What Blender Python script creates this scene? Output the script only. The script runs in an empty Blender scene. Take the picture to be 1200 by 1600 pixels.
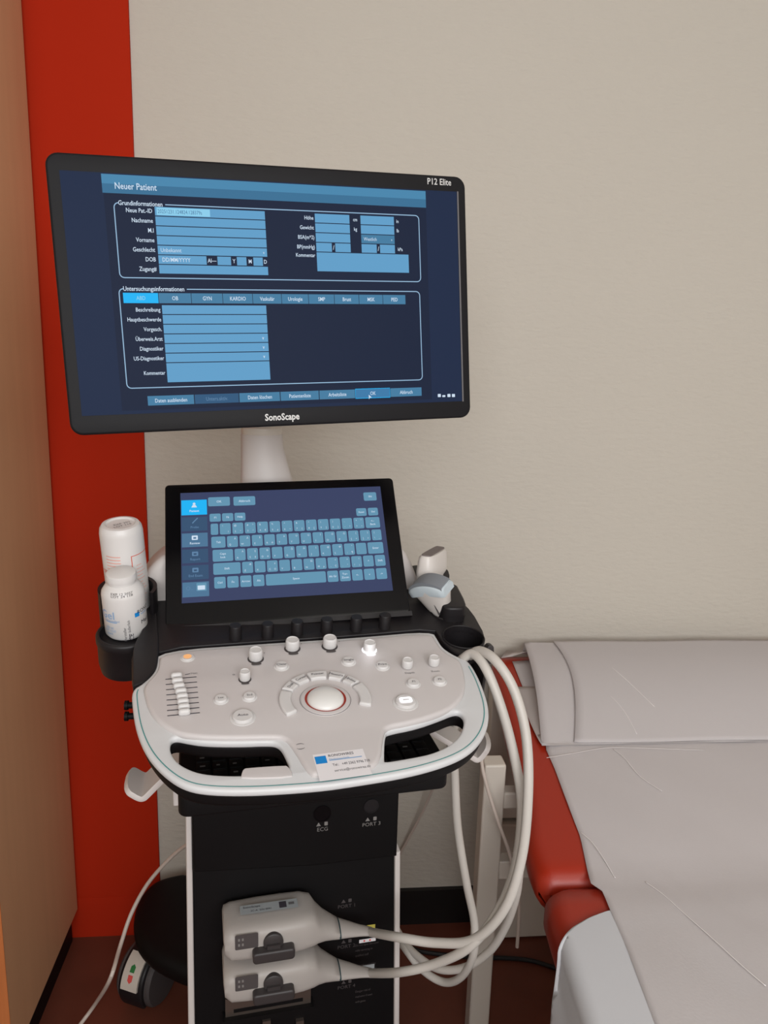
import bpy, bmesh, math, random
from math import sin, cos, pi, radians, atan2, sqrt
from mathutils import Vector, Matrix
random.seed(7)
SC = bpy.context.scene
COL = SC.collection
V = Vector

# ------------------------------------------------------------------ camera
CAM_H = 1.42; FPX = 1200.0
PITCH, YAW, ROLL = radians(12.0), radians(5.5), radians(1.7)
FWD = V((sin(YAW)*cos(PITCH), cos(YAW)*cos(PITCH), -sin(PITCH)))
_rt = V((cos(YAW), -sin(YAW), 0)); _up = _rt.cross(FWD)
RGT = _rt*cos(ROLL) + _up*sin(ROLL); UPV = -_rt*sin(ROLL) + _up*cos(ROLL)
CPOS = V((0, 0, CAM_H))
cd = bpy.data.cameras.new('camera'); cam = bpy.data.objects.new('camera', cd); COL.objects.link(cam)
cd.sensor_fit = 'VERTICAL'; cd.sensor_height = 36; cd.sensor_width = 27; cd.lens = 27.0; cd.clip_start = 0.02
cam.matrix_world = Matrix((( RGT.x, UPV.x, -FWD.x, CPOS.x), (RGT.y, UPV.y, -FWD.y, CPOS.y), (RGT.z, UPV.z, -FWD.z, CPOS.z), (0,0,0,1)))
SC.camera = cam

# ------------------------------------------------------------------ light
WY = 1.676                                      # back wall
w = bpy.data.worlds.new('world'); SC.world = w; w.use_nodes = True
w.node_tree.nodes['Background'].inputs[0].default_value = (0.80, 0.88, 1.0, 1)
w.node_tree.nodes['Background'].inputs[1].default_value = 0.5
def area(name, loc, look, sx, sy, power, colr):
    l = bpy.data.lights.new(name, 'AREA'); l.shape = 'RECTANGLE'; l.size = sx; l.size_y = sy; l.energy = power; l.color = colr
    o = bpy.data.objects.new(name, l); COL.objects.link(o); o.location = loc
    o.rotation_euler = (V(look)-V(loc)).to_track_quat('-Z', 'Y').to_euler()
    return o
area('window_daylight', (0.42, -1.76, 1.88), (0.45, 1.6, 1.48), 2.4, 1.10, 68, (0.975, 0.99, 1.0))
area('overhead_fill_light', (0.9, -0.6, 2.52), (0.9, -0.6, 0), 1.2, 0.6, 6, (1.0, 0.95, 0.88))  # unseen overhead fill, added to lift the upward-facing surfaces
SC.view_settings.view_transform = 'Standard'
SC.view_settings.look = 'None'
SC.view_settings.exposure = 0.0
SC.view_settings.gamma = 1.0
SC.view_settings.use_curve_mapping = False

# ------------------------------------------------------------------ pixel rays (1200 x 1600 frame)
def ray(px, py): return FWD + RGT*((px-600)/FPX) - UPV*((py-800)/FPX)
def hit(px, py, p0, n):
    d = ray(px, py); n = V(n); return CPOS + d*((V(p0)-CPOS).dot(n)/d.dot(n))
def atY(px, py, y): return hit(px, py, (0, y, 0), (0, 1, 0))
def atZ(px, py, z): return hit(px, py, (0, 0, z), (0, 0, 1))
def atX(px, py, x): return hit(px, py, (x, 0, 0), (1, 0, 0))

class Fr:
    """a frame: origin and three axes; z is the surface normal"""
    def __init__(s, o, x, y, z=None):
        s.o = V(o); s.x = V(x).normalized(); s.y = V(y).normalized(); s.z = V(z).normalized() if z is not None else s.x.cross(s.y)
    def p(s, u, v, w=0.0): return s.o + s.x*u + s.y*v + s.z*w
    def px(s, px, py, w=0.0):
        q = hit(px, py, s.o + s.z*w, s.z) - s.o
        return (q.dot(s.x), q.dot(s.y))
    def at(s, u, v, w=0.0, rot=0.0):
        c, n = cos(rot), sin(rot)
        return Fr(s.p(u, v, w), s.x*c + s.y*n, s.y*c - s.x*n, s.z)
def proj(P):
    d = V(P)-CPOS; z = d.dot(FWD); return 600+FPX*d.dot(RGT)/z, 800-FPX*d.dot(UPV)/z
WORLD = Fr((0,0,0), (1,0,0), (0,1,0), (0,0,1))

# ------------------------------------------------------------------ materials
def lin(c):
    r = []
    for x in c[:3]:
        x /= 255.0; r.append(x/12.92 if x <= 0.04045 else ((x+0.055)/1.055)**2.4)
    return (*r, 1.0)
MATS = {}
def mat(name, c, rough=0.5, metal=0.0, spec=0.5, emit=None, es=1.0, bump=0.0, bscale=200.0, var=0.0, vscale=8.0, coat=0.0, trans=0.0, stretch=(1,1,1)):
    m = bpy.data.materials.new(name); m.use_nodes = True; nt = m.node_tree; b = nt.nodes['Principled BSDF']
    b.inputs['Base Color'].default_value = lin(c); b.inputs['Roughness'].default_value = rough
    b.inputs['Metallic'].default_value = metal; b.inputs['Specular IOR Level'].default_value = spec
    if coat: b.inputs['Coat Weight'].default_value = coat; b.inputs['Coat Roughness'].default_value = 0.08
    if emit is not None:
        b.inputs['Emission Color'].default_value = lin(emit); b.inputs['Emission Strength'].default_value = es
    tc = None
    if bump or var:
        tc = nt.nodes.new('ShaderNodeTexCoord'); mp = nt.nodes.new('ShaderNodeMapping'); mp.inputs['Scale'].default_value = stretch
        nt.links.new(tc.outputs['Object'], mp.inputs['Vector'])
    if bump:
        n = nt.nodes.new('ShaderNodeTexNoise'); n.inputs['Scale'].default_value = bscale; n.inputs['Detail'].default_value = 4
        bp = nt.nodes.new('ShaderNodeBump'); bp.inputs['Strength'].default_value = bump; bp.inputs['Distance'].default_value = 0.002
        nt.links.new(mp.outputs[0], n.inputs['Vector']); nt.links.new(n.outputs['Fac'], bp.inputs['Height']); nt.links.new(bp.outputs['Normal'], b.inputs['Normal'])
    if var:
        n2 = nt.nodes.new('ShaderNodeTexNoise'); n2.inputs['Scale'].default_value = vscale; n2.inputs['Detail'].default_value = 5
        hs = nt.nodes.new('ShaderNodeMixRGB'); hs.blend_type = 'MIX'
        a = lin(c); hs.inputs[1].default_value = (*[x*(1-var) for x in a[:3]], 1); hs.inputs[2].default_value = (*[min(1, x*(1+var)) for x in a[:3]], 1)
        nt.links.new(mp.outputs[0], n2.inputs['Vector']); nt.links.new(n2.outputs['Fac'], hs.inputs[0]); nt.links.new(hs.outputs[0], b.inputs['Base Color'])
    if trans:
        tr = nt.nodes.new('ShaderNodeBsdfTransparent'); tl = nt.nodes.new('ShaderNodeBsdfTranslucent'); tl.inputs[0].default_value = lin(c)
        m1 = nt.nodes.new('ShaderNodeMixShader'); m1.inputs[0].default_value = 0.25
        m2 = nt.nodes.new('ShaderNodeMixShader'); m2.inputs[0].default_value = trans
        out = nt.nodes['Material Output']
        nt.links.new(b.outputs[0], m1.inputs[1]); nt.links.new(tl.outputs[0], m1.inputs[2])
        nt.links.new(m1.outputs[0], m2.inputs[1]); nt.links.new(tr.outputs[0], m2.inputs[2]); nt.links.new(m2.outputs[0], out.inputs['Surface'])
    MATS[name] = m; return m
def emi(name, c, k=1.0):
    """a lit display colour"""
    return mat(name, (3, 3, 4), 0.5, spec=0.06, emit=c, es=k)

M_WALL = mat('wall_paint', (198, 191, 180), 0.9, spec=0.2, bump=0.85, bscale=85, stretch=(0.55, 1, 1.25), var=0.02, vscale=3)
M_RED = mat('red_wall_paint', (176, 40, 14), 0.8, spec=0.12, bump=0.08, bscale=60)
M_BASEB = mat('black_skirting', (16, 14, 14), 0.5)
M_FLOOR = mat('red_linoleum', (104, 56, 42), 0.45, spec=0.35, var=0.3, vscale=9)
M_CEIL = mat('ceiling_paint', (225, 222, 215), 0.9)
M_WOOD = mat('light_beech_veneer', (206, 158, 120), 0.5, spec=0.3, var=0.07, vscale=6, stretch=(6, 6, 0.35))
M_WEDGE = mat('orange_wood_edge', (190, 112, 62), 0.5, var=0.2, vscale=20, stretch=(6, 6, 0.4))
M_WHITE = mat('white_plastic', (197, 191, 190), 0.38, spec=0.4)
M_WHITE2 = mat('white_housing', (200, 192, 188), 0.45, spec=0.35)
M_KEYW = mat('white_key', (206, 203, 202), 0.4, spec=0.4)
M_RIM = mat('white_rim', (204, 204, 205), 0.4, spec=0.45)
M_TEAL = mat('teal_line', (62, 140, 138), 0.4)
M_BLACK = mat('black_plastic', (27, 24, 26), 0.45, spec=0.35, bump=0.03, bscale=900)
M_BLACK2 = mat('matte_black_plastic', (13, 11, 12), 0.55, spec=0.2)
M_GLOSS = mat('black_glass', (9, 8, 10), 0.2, spec=0.22)
M_BEZEL = mat('dark_bezel', (26, 25, 27), 0.5, spec=0.14)
M_CHAR = mat('charcoal_gap', (70, 64, 64), 0.6)
M_INK = mat('grey_ink', (95, 92, 94), 0.6)
M_INKD = mat('dark_ink', (55, 50, 58), 0.6)
M_INKW = mat('pale_ink', (120, 116, 114), 0.6)
M_LOGO = mat('silver_lettering', (200, 198, 196), 0.4)
M_BLUE = mat('blue_print', (10, 130, 205), 0.5)
M_BLUE2 = mat('pale_blue_print', (130, 165, 205), 0.5)
M_ORED = mat('orange_red_print', (214, 92, 66), 0.5)
M_OREDL = mat('pale_red_print', (226, 160, 146), 0.5)
M_CONN = mat('shaded_grey_shell', (164, 157, 152), 0.45, spec=0.35)  # light grey plastic, darkened further to carry the shade on the connectors
M_PAPERL = mat('sticker_paper', (224, 220, 222), 0.55)
M_BOTTLE = mat('white_bottle', (214, 210, 208), 0.35, spec=0.45)
M_CABLE = mat('white_cable', (194, 188, 181), 0.42)
M_CORD = mat('grey_white_cord', (196, 182, 172), 0.5)
M_BCORD = mat('black_cord', (14, 12, 12), 0.5)
M_PROBEW = mat('probe_shell', (208, 201, 196), 0.35, spec=0.45)
M_LENS = mat('grey_acoustic_lens', (122, 126, 132), 0.5)
M_LENSD = mat('dark_acoustic_lens', (112, 102, 100), 0.5)
M_SEAM = mat('pale_blue_shell', (188, 198, 204), 0.4)
M_RING = mat('dark_teal_ring', (28, 52, 56), 0.45)
M_LEVER = mat('dark_grey_lever', (52, 47, 47), 0.5)
M_LABEL = mat('grey_label', (150, 154, 156), 0.5)
M_BALL = mat('trackball_plastic', (218, 216, 213), 0.25, spec=0.5)
M_REDRING = mat('red_ring', (150, 44, 30), 0.4)
M_VINYL = mat('red_vinyl', (160, 42, 21), 0.34, spec=0.4, bump=0.05, bscale=500)
M_FRAME = mat('white_steel', (206, 197, 186), 0.4, spec=0.4)
M_PAPER = mat('couch_paper', (222, 216, 216), 0.85, spec=0.15, bump=0.12, bscale=300, trans=0.10)
M_CREASE = mat('paper_crease', (230, 224, 223), 0.8, spec=0.1)
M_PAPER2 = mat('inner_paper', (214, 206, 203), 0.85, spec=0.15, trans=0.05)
M_COVER = mat('white_sheet', (200, 200, 204), 0.7, spec=0.2, bump=0.05, bscale=200)
M_METAL = mat('port_metal', (120, 108, 100), 0.35, metal=0.8)
M_GREEN = mat('green_arrow', (40, 120, 60), 0.5)
M_REDA = mat('red_arrow', (215, 80, 75), 0.5)
M_WHEEL = mat('grey_wheel', (72, 66, 66), 0.6)
M_YEL = mat('yellow_label', (190, 178, 80), 0.6)
M_LEDO = mat('orange_led', (250, 190, 130), 0.4, emit=(250, 170, 100), es=0.2)
M_LEDW = mat('white_led', (255, 255, 255), 0.4, emit=(245, 245, 255), es=1.0)
# display colours
E_BG = emi('display_navy', (32, 44, 70)); E_BG2 = emi('display_dark_navy', (29, 38, 60)); E_TBG = emi('touch_navy', (60, 68, 100))
E_FLD = emi('display_field', (98, 158, 200)); E_BTN = emi('display_button', (70, 124, 160)); E_BTND = emi('display_button_dim', (50, 88, 124))
E_TTL = emi('display_title', (74, 134, 172)); E_TTL2 = emi('display_title_low', (60, 112, 148))
E_TXT = emi('display_text', (205, 222, 240)); E_TXTD = emi('display_text_dim', (95, 130, 165)); E_LINE = emi('display_line', (150, 185, 215))
E_CYAN = emi('display_cyan', (35, 180, 245)); E_SEL = emi('display_selection', (140, 205, 235)); E_KEY = emi('touch_key', (100, 148, 176)); E_KEYD = emi('touch_tab', (58, 84, 114)); E_KEYM = emi('touch_tab_lit', (80, 118, 150))
E_FOC = emi('display_focus', (62, 122, 168)); E_DTXT = emi('display_dark_text', (70, 110, 150))

# ------------------------------------------------------------------ mesh builder
_tc = {}
def text_mesh(s, bold=0.0):
    k = (s, bold)
    if k in _tc: return _tc[k]
    c = bpy.data.curves.new('t', 'FONT'); c.body = s; c.size = 1.0; c.resolution_u = 2; c.align_x = 'LEFT'; c.offset = bold
    o = bpy.data.objects.new('t', c); COL.objects.link(o)
    me = bpy.data.meshes.new_from_object(o)
    vs = [v.co.copy() for v in me.vertices]; fs = [tuple(p.vertices) for p in me.polygons]
    bpy.data.objects.remove(o); bpy.data.curves.remove(c); bpy.data.meshes.remove(me)
    wd = max((v.x for v in vs), default=0)
    _tc[k] = (vs, fs, wd); return _tc[k]

class MB:
    def __init__(s): s.v = []; s.f = []; s.m = []; s.s = []; s.mats = []
    def mi(s, m):
        if m not in s.mats: s.mats.append(m)
        return s.mats.index(m)
    def add(s, vs, fs, m, smooth=True):
        k = len(s.v); i = s.mi(m); s.v += [tuple(v) for v in vs]
        for f in fs: s.f.append(tuple(a+k for a in f)); s.m.append(i); s.s.append(smooth)
        return s
    def quad(s, fr, u0, v0, u1, v1, w, m):
        return s.add([fr.p(u0, v0, w), fr.p(u1, v0, w), fr.p(u1, v1, w), fr.p(u0, v1, w)], [(0,1,2,3)], m, False)
    def box(s, fr, u0, u1, v0, v1, w0, w1, m):
        vs = [fr.p(u, v, w) for w in (w0, w1) for v in (v0, v1) for u in (u0, u1)]
        return s.add(vs, [(0,2,3,1), (4,5,7,6), (0,1,5,4), (2,6,7,3), (0,4,6,2), (1,3,7,5)], m, False)
    def loft(s, rings, m, cap0=True, cap1=True, closed=True, smooth=True):
        n = len(rings[0]); vs = [p for r in rings for p in r]; fs = []
        for i in range(len(rings)-1):
            for j in range(n if closed else n-1):
                a = i*n+j; b = i*n+(j+1) % n; fs.append((a, b, b+n, a+n))
        if cap0: fs.append(tuple(reversed(range(n))))
        if cap1: fs.append(tuple((len(rings)-1)*n+j for j in range(n)))
        return s.add(vs, fs, m, smooth)
    def lathe(s, fr, prof, m, n=40, cap0=True, cap1=True, sx=1.0, sy=1.0):
        rings = [[fr.p(r*sx*cos(2*pi*j/n), r*sy*sin(2*pi*j/n), w) for j in range(n)] for r, w in prof]
        return s.loft(rings, m, cap0, cap1)
    def tube(s, pts, r, m, n=12, sub=8, caps=True, flat=None):
        if sub > 1: pts = spline(pts, sub)
        rings = []; T0 = None; N = None
        rr = r if isinstance(r, (list, tuple)) else None
        for i, p in enumerate(pts):
            t = (pts[min(i+1, len(pts)-1)] - pts[max(i-1, 0)]).normalized()
            if N is None:
                N = t.orthogonal().normalized()
            else:
                N = (N - t*N.dot(t)).normalized()
            B = t.cross(N)
            q = r if rr is None else rr[0] + (rr[1]-rr[0])*i/(len(pts)-1)
            rings.append([p + (N*cos(2*pi*j/n) + B*sin(2*pi*j/n))*q for j in range(n)])
        return s.loft(rings, m, caps, caps)
    def ribbon(s, pts, wd, nrm, m):
        vs = []
        for i, p in enumerate(pts):
            t = (pts[min(i+1, len(pts)-1)] - pts[max(i-1, 0)]).normalized(); b = t.cross(nrm)*wd/2
            vs += [p-b, p+b]
        return s.add(vs, [(2*i, 2*i+1, 2*i+3, 2*i+2) for i in range(len(pts)-1)], m, False)
    def text(s, t, fr, u, v, w, size, m, ax='C', rot=0.0, sx=1.0, bold=0.0, fn=None, fit=None):
        if fr is MON: sx *= .80
        vs, fs, wd = text_mesh(t, bold)
        sx = sx if not fit else fit/(wd*size)
        off = {'L': 0, 'C': wd/2, 'R': wd}[ax]; f2 = fr.at(u, v, w, rot)
        pts = [((q.x-off)*size*sx, (q.y-0.35)*size) for q in vs]
        if fn: return s.add([fn(a, b) for a, b in pts], fs, m, False)
        return s.add([f2.p(a, b, 0) for a, b in pts], fs, m, False)
    def prism(s, fr, loops, w0, w1, m, bev=0.0, seg=3):
        """outline loops (first = outer, others = holes) in uv, extruded w0..w1 with rounded edges"""
        c = bpy.data.curves.new('p', 'CURVE'); c.dimensions = '2D'; c.fill_mode = 'BOTH'
        h = (w1-w0)/2; c.extrude = max(h-bev, 0); c.bevel_depth = bev; c.bevel_resolution = seg; c.offset = -bev
        for lp in loops:
            sp = c.splines.new('POLY'); sp.points.add(len(lp)-1); sp.use_cyclic_u = True
            for i, (a, b) in enumerate(lp): sp.points[i].co = (a, b, 0, 1)
        o = bpy.data.objects.new('p', c); COL.objects.link(o)
        me = bpy.data.meshes.new_from_object(o)
        s.add([fr.p(q.co.x, q.co.y, q.co.z+(w0+w1)/2) for q in me.vertices], [tuple(p.vertices) for p in me.polygons], m, True)
        bpy.data.objects.remove(o); bpy.data.curves.remove(c); bpy.data.meshes.remove(me)
        return s
    def build(s, name, parent=None, ang=35, bevel=0.0, sub=0):
        me = bpy.data.meshes.new(name); me.from_pydata(s.v, [], s.f)
        for m in s.mats: me.materials.append(m)
        me.polygons.foreach_set('material_index', s.m); me.polygons.foreach_set('use_smooth', s.s)
        bm = bmesh.new(); bm.from_mesh(me); bmesh.ops.remove_doubles(bm, verts=bm.verts, dist=1e-6)
        if all(s.s) : bmesh.ops.recalc_face_normals(bm, faces=bm.faces)
        bm.to_mesh(me); bm.free()
        me.set_sharp_from_angle(angle=radians(ang)); me.update()
        # origin at the centre of its own base
        xs = [v.co for v in me.vertices]
        c = V(((min(q.x for q in xs)+max(q.x for q in xs))/2, (min(q.y for q in xs)+max(q.y for q in xs))/2, min(q.z for q in xs)))
        me.transform(Matrix.Translation(-c))
        o = bpy.data.objects.new(name, me); COL.objects.link(o)
        o.location = c
        if parent is not None:
            o.parent = parent; o.matrix_parent_inverse = Matrix.Translation(-world_loc(parent))
        if bevel:
            b = o.modifiers.new('bevel', 'BEVEL'); b.width = bevel; b.segments = 3; b.limit_method = 'ANGLE'; b.angle_limit = radians(40)
            for p in me.polygons: p.use_smooth = True
            me.set_sharp_from_angle(angle=radians(60))
        if sub:
            b = o.modifiers.new('subdivision', 'SUBSURF'); b.levels = b.render_levels = sub
        return o
def world_loc(o): return V(o.location)          # every part keeps its location in world units
def spline(pts, sub=8, closed=False):
    pts = [V(p) for p in pts]; n = len(pts); out = []
    rng = n if closed else n-1
    for i in range(rng):
        if closed: a, b, c, d = pts[(i-1) % n], pts[i], pts[(i+1) % n], pts[(i+2) % n]
        else: a, b, c, d = pts[max(i-1, 0)], pts[i], pts[i+1], pts[min(i+2, n-1)]
        for k in range(sub):
            t = k/sub
            out.append(0.5*((2*b) + (c-a)*t + (2*a-5*b+4*c-d)*t*t + (3*b-a-3*c+d)*t*t*t))
    if not closed: out.append(pts[-1])
    return out
def chaikin(lp, it=2, r=0.25):
    for _ in range(it):
        n = len(lp); o = []
        for i in range(n):
            a, b = lp[i], lp[(i+1) % n]
            o.append((a[0]+(b[0]-a[0])*r, a[1]+(b[1]-a[1])*r)); o.append((b[0]+(a[0]-b[0])*r, b[1]+(a[1]-b[1])*r))
        lp = o
    return lp
def inset(lp, d):
    """offset a closed uv loop inwards by d"""
    n = len(lp); A = sum(lp[i][0]*lp[(i+1) % n][1]-lp[(i+1) % n][0]*lp[i][1] for i in range(n)); sg = 1 if A > 0 else -1
    out = []
    for i in range(n):
        a, c = lp[i-1], lp[(i+1) % n]; tx, ty = c[0]-a[0], c[1]-a[1]; L = sqrt(tx*tx+ty*ty) or 1
        out.append((lp[i][0]-sg*ty/L*d, lp[i][1]+sg*tx/L*d))
    return out
def rrect(u0, v0, u1, v1, r, n=5):
    out = []
    for cx, cy, a0 in ((u1-r, v1-r, 0), (u0+r, v1-r, 90), (u0+r, v0+r, 180), (u1-r, v0+r, 270)):
        for k in range(n+1):
            a = radians(a0+90*k/n); out.append((cx+r*cos(a), cy+r*sin(a)))
    return out
def flat(mb, fr, lp, w, m):
    mb.add([fr.p(a, b, w) for a, b in lp], [tuple(range(len(lp)))], m, False)

def thing(name, label, cat, loc, group=None):
    o = bpy.data.objects.new(name, None); COL.objects.link(o); o.location = loc; o.empty_display_size = 0.05
    o['label'] = label; o['category'] = cat
    if group: o['group'] = group
    return o
def tag(o, label, cat, group=None):
    o['label'] = label; o['category'] = cat
    if group: o['group'] = group
    return o
def struct(o): o['kind'] = 'structure'; return o

# ================================================================== the room
def slab(name, x0, x1, y0, y1, z0, z1, m):
    b = MB(); b.box(WORLD, x0, x1, y0, y1, z0, z1, m); return struct(b.build(name))
XL, XR, YB, ZC = -1.25, 2.6, -1.8, 2.6
slab('floor', XL-.1, XR+.1, YB-.1, WY+.1, -0.1, 0, M_FLOOR)
slab('ceiling', XL-.1, XR+.1, YB-.1, WY+.1, ZC, ZC+.1, M_CEIL)
slab('wall_back', XL-.1, XR+.1, WY, WY+.1, 0, ZC, M_WALL)
slab('wall_left', XL-.1, XL, YB, WY, 0, ZC, M_WALL)
slab('wall_right', XR, XR+.1, YB, WY, 0, ZC, M_WALL)
# wall behind the photographer with its window opening
b = MB(); wx0, wx1, wz0, wz1 = -0.80, 1.66, 1.31, 2.46
for a in ((XL-.1, wx0, 0, ZC), (wx1, XR+.1, 0, ZC), (wx0, wx1, 0, wz0), (wx0, wx1, wz1, ZC)): b.box(WORLD, a[0], a[1], YB-.1, YB, a[2], a[3], M_WALL)
struct(b.build('wall_front'))
b = MB()
for a in ((wx0, wx0+.05, wz0, wz1), (wx1-.05, wx1, wz0, wz1), ((wx0+wx1)/2-.03, (wx0+wx1)/2+.03, wz0, wz1), (wx0+.05, wx1-.05, wz0, wz0+.05), (wx0+.05, wx1-.05, wz1-.05, wz1)):
    b.box(WORLD, a[0], a[1], YB-.08, YB-.02, a[2], a[3], M_CEIL)
struct(b.build('window_1'))
# red painted pier, a little proud of the wall
XRED = -0.357
slab('trim_1', XL, XRED, WY-0.008, WY, 0.105, ZC, M_RED)
b = MB(); b.prism(Fr((0, WY, 0), (0, -1, 0), (0, 0, 1)), [[(0, 0), (0.009, 0), (0.009, 0.1), (0.0085, 0.108), (0, 0.108)]], 0, 0.85, M_RED)
o = b.build('baseboard_left'); struct(o); o.location.x = XRED-0.425
slab('baseboard_back', XRED+.001, XR, WY-0.012, WY, 0, 0.097, M_BASEB)

# ================================================================== wardrobe
XW = -0.549
yw0 = atX(16, 1600, XW).y
zb = 0.088
t = thing('wardrobe', 'tall light beech wardrobe standing against the red painted pier', 'wardrobe', (-0.85, 1.45, 0))
b = MB(); b.box(WORLD, XW-0.019, XW, yw0+.0015, WY-0.020, zb, 2.25, M_WOOD); b.build('side_panel', t)
b = MB(); b.box(WORLD, XW-0.019, XW, yw0, yw0+.0015, zb, 2.25, M_WEDGE); tag_e = b.build('edge_strip', t); tag_e['label'] = 'orange wood edge strip'
b = MB(); b.box(WORLD, -1.2, XW-.020, yw0+.02, WY-0.020, zb, 2.25, M_WOOD); b.build('cabinet_body', t)
for x0, x1 in ((-1.198, -0.885), (-0.882, XW-.021)):
    b = MB(); b.box(WORLD, x0, x1, yw0+.001, yw0+.018, zb+.01, 2.24, M_WOOD); d = b.build('door', t, bevel=.001)
    hx = x1-.03 if x0 < -1 else x0+.03
    b = MB(); b.tube([V((hx, yw0, 1.0)), V((hx, yw0-.02, 1.005)), V((hx, yw0-.02, 1.115)), V((hx, yw0, 1.12))], .004, M_METAL, sub=4); h = b.build('handle', d)
b = MB(); b.box(WORLD, -1.2, XW-.016, yw0+.035, WY-0.020, 0, zb, M_BLACK2); b.build('plinth', t)

# ================================================================== ultrasound machine
MYAW = radians(8.5); TILT = radians(11)
PX = V((cos(MYAW), sin(MYAW), 0)); PYh = V((-sin(MYAW), cos(MYAW), 0))
PAN = Fr((-0.0229, 1.0129, 1.0491), PX, PYh*cos(TILT) + V((0,0,sin(TILT))))
TCH = Fr((-0.17482622, 1.01621898, 1.07292403), (0.99357852, 0.10994854, 0.02670301), (-0.08566203, 0.5768066, 0.81237686))
MON = Fr((-0.26300681, 0.91041884, 1.33458863), (0.97037928, 0.23800717, 0.04143245), (-0.06186007, 0.07900766, 0.99495282))
FRT = Fr((-0.020, 1.0, 0.0), PX, (0,0,1))            # column front, z axis towards the viewer
UM = thing('ultrasound_machine', 'white and black ultrasound machine on castors with monitor, touch screen and control panel', 'ultrasound machine', (-0.06, 1.15, 0))

def pp(pts, w=0.0, fr=PAN): return [fr.px(x, y, w) for x, y in pts]
OUT = [(246,1016),(420,1004),(560,995),(676,984.5),(685,1000),(692,1011),(705,1020),(719,1027),(733,1032),(747,1055),(757,1080),(763,1100),(764.5,1120),(760,1140),(750,1157),(735,1172),(712,1185),(675,1198),(625,1210),(550,1222),(500,1229),(422,1234.5),(371,1236),(324,1234.5),(293,1229),(267.5,1216),(241.7,1193),(223.6,1167),(212,1136),(207,1104),(205.5,1077),(222,1068),(239,1052),(245,1040)]
HL = [(265,1166),(267,1155),(275,1151),(293,1155),(319,1159),(371,1160),(422.6,1158),(434,1161),(443,1171),(456,1204),(420,1208),(377,1211),(335,1210),(306,1205.5),(280,1193),(268,1178)]
HR = [(600,1187.5),(601.5,1146),(608,1141),(650,1133),(687.5,1120),(707.5,1111.5),(717.5,1111),(725,1119),(725,1132.5),(717.5,1150),(700,1165),(675,1176),(650,1181.5),(603,1189.5)]
PLT = [(249,1018),(420,1006.5),(560,997.5),(674,987),(683,1002),(691,1014),(704,1023),(719,1030),(725,1045),(728.7,1070),(722.5,1090),(705,1106.5),(675,1119),(637.5,1129),(606,1134.5),(599.5,1143),(594,1196),(550,1205),(495,1211),(482,1206),(453,1158),(441,1151),(422,1150.5),(345,1152),(293,1149),(270,1142),(247,1127),(232,1107),(225,1083),(224,1070),(241,1053),(248,1041)]
outl = chaikin(pp(OUT), 2); hl = chaikin(pp(HL), 2); hr = chaikin(pp(HR), 2)
b = MB(); b.prism(PAN, [outl, hl, hr], -0.009, 0.0, M_RIM, 0.0035); 
rim = b.build('handle_frame', UM, ang=50)
b = MB()
oi = inset(outl, 0.0055)
ptsl = [PAN.p(a, c, 0.0004) for a, c in oi]
keep = [q for q, (a, c) in zip(ptsl, oi) if c < PAN.px(215, 1078)[1] and True]
# the line starts at the left shoulder, runs around the front and ends below the probe cup
i0 = min(range(len(oi)), key=lambda i: (oi[i][0]-PAN.px(738,1040)[0])**2+(oi[i][1]-PAN.px(738,1040)[1])**2)
i1 = min(range(len(oi)), key=lambda i: (oi[i][0]-PAN.px(210,1078)[0])**2+(oi[i][1]-PAN.px(210,1078)[1])**2)
seq = ptsl[i0:i1+1] if i0 < i1 else ptsl[i0:]+ptsl[:i1+1]
b.ribbon(seq, 0.0011, PAN.z, M_TEAL); b.build('accent_line', rim)
b = MB(); und = inset(outl, 0.004)
b.prism(PAN, [und, inset(hl, -0.003), inset(hr, -0.003)], -0.026, -0.008, M_BLACK2, 0.005); b.build('frame_underside', UM, ang=50)
PW = 0.005
b = MB(); b.prism(PAN, [chaikin(pp(PLT, PW), 2)], -0.006, PW, M_WHITE, 0.0045)
# little white tab in the left grip
b.prism(PAN, [chaikin(pp([(377,1211),(380,1203),(386,1201),(446,1197),(450,1199),(457,1208),(456,1216),(377,1218)], 0), 1)], -0.004, 0.0015, M_WHITE, 0.0012)
b.text('(  )', PAN, *PAN.px(468, 1167, PW), PW+.0004, .009, M_INK, rot=pi/2)
b.text('o', PAN, *PAN.px(365, 1054, PW), PW+.0004, .006, M_INK); b.text('Depth', PAN, *PAN.px(640, 1051.5, PW), PW+.0004, .005, M_INK)
b.text('Zoom', PAN, *PAN.px(680, 1049, PW), PW+.0004, .0045, M_INK); b.text('TGC', PAN, *PAN.px(303, 1052.5, PW), PW+.0004, .0042, M_INK)
for x, y in ((412,1018), (470,1004), (529,1000)): b.text('.', PAN, *PAN.px(x, y, PW), PW+.0004, .012, M_INKD)
# slider slots
for k in range(8):
    f = k/7; a = PAN.px(258.5+3*f, 1061.8+57*f, PW); c = PAN.px(307+5.3*f, 1058+56*f, PW)
    b.ribbon([PAN.p(*a, PW+.0004), PAN.p(*c, PW+.0004)], 0.0014, PAN.z, M_INKD)
b.ribbon([PAN.p(*PAN.px(289, 1054.5, PW), PW+.0004), PAN.p(*PAN.px(297, 1053, PW), PW+.0004)], .001, PAN.z, M_INKD)
flat(b, PAN.at(*PAN.px(484, 1097, PW)), [], 0, M_INK) if False else None
panel = b.build('control_panel', UM, ang=50)
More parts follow.
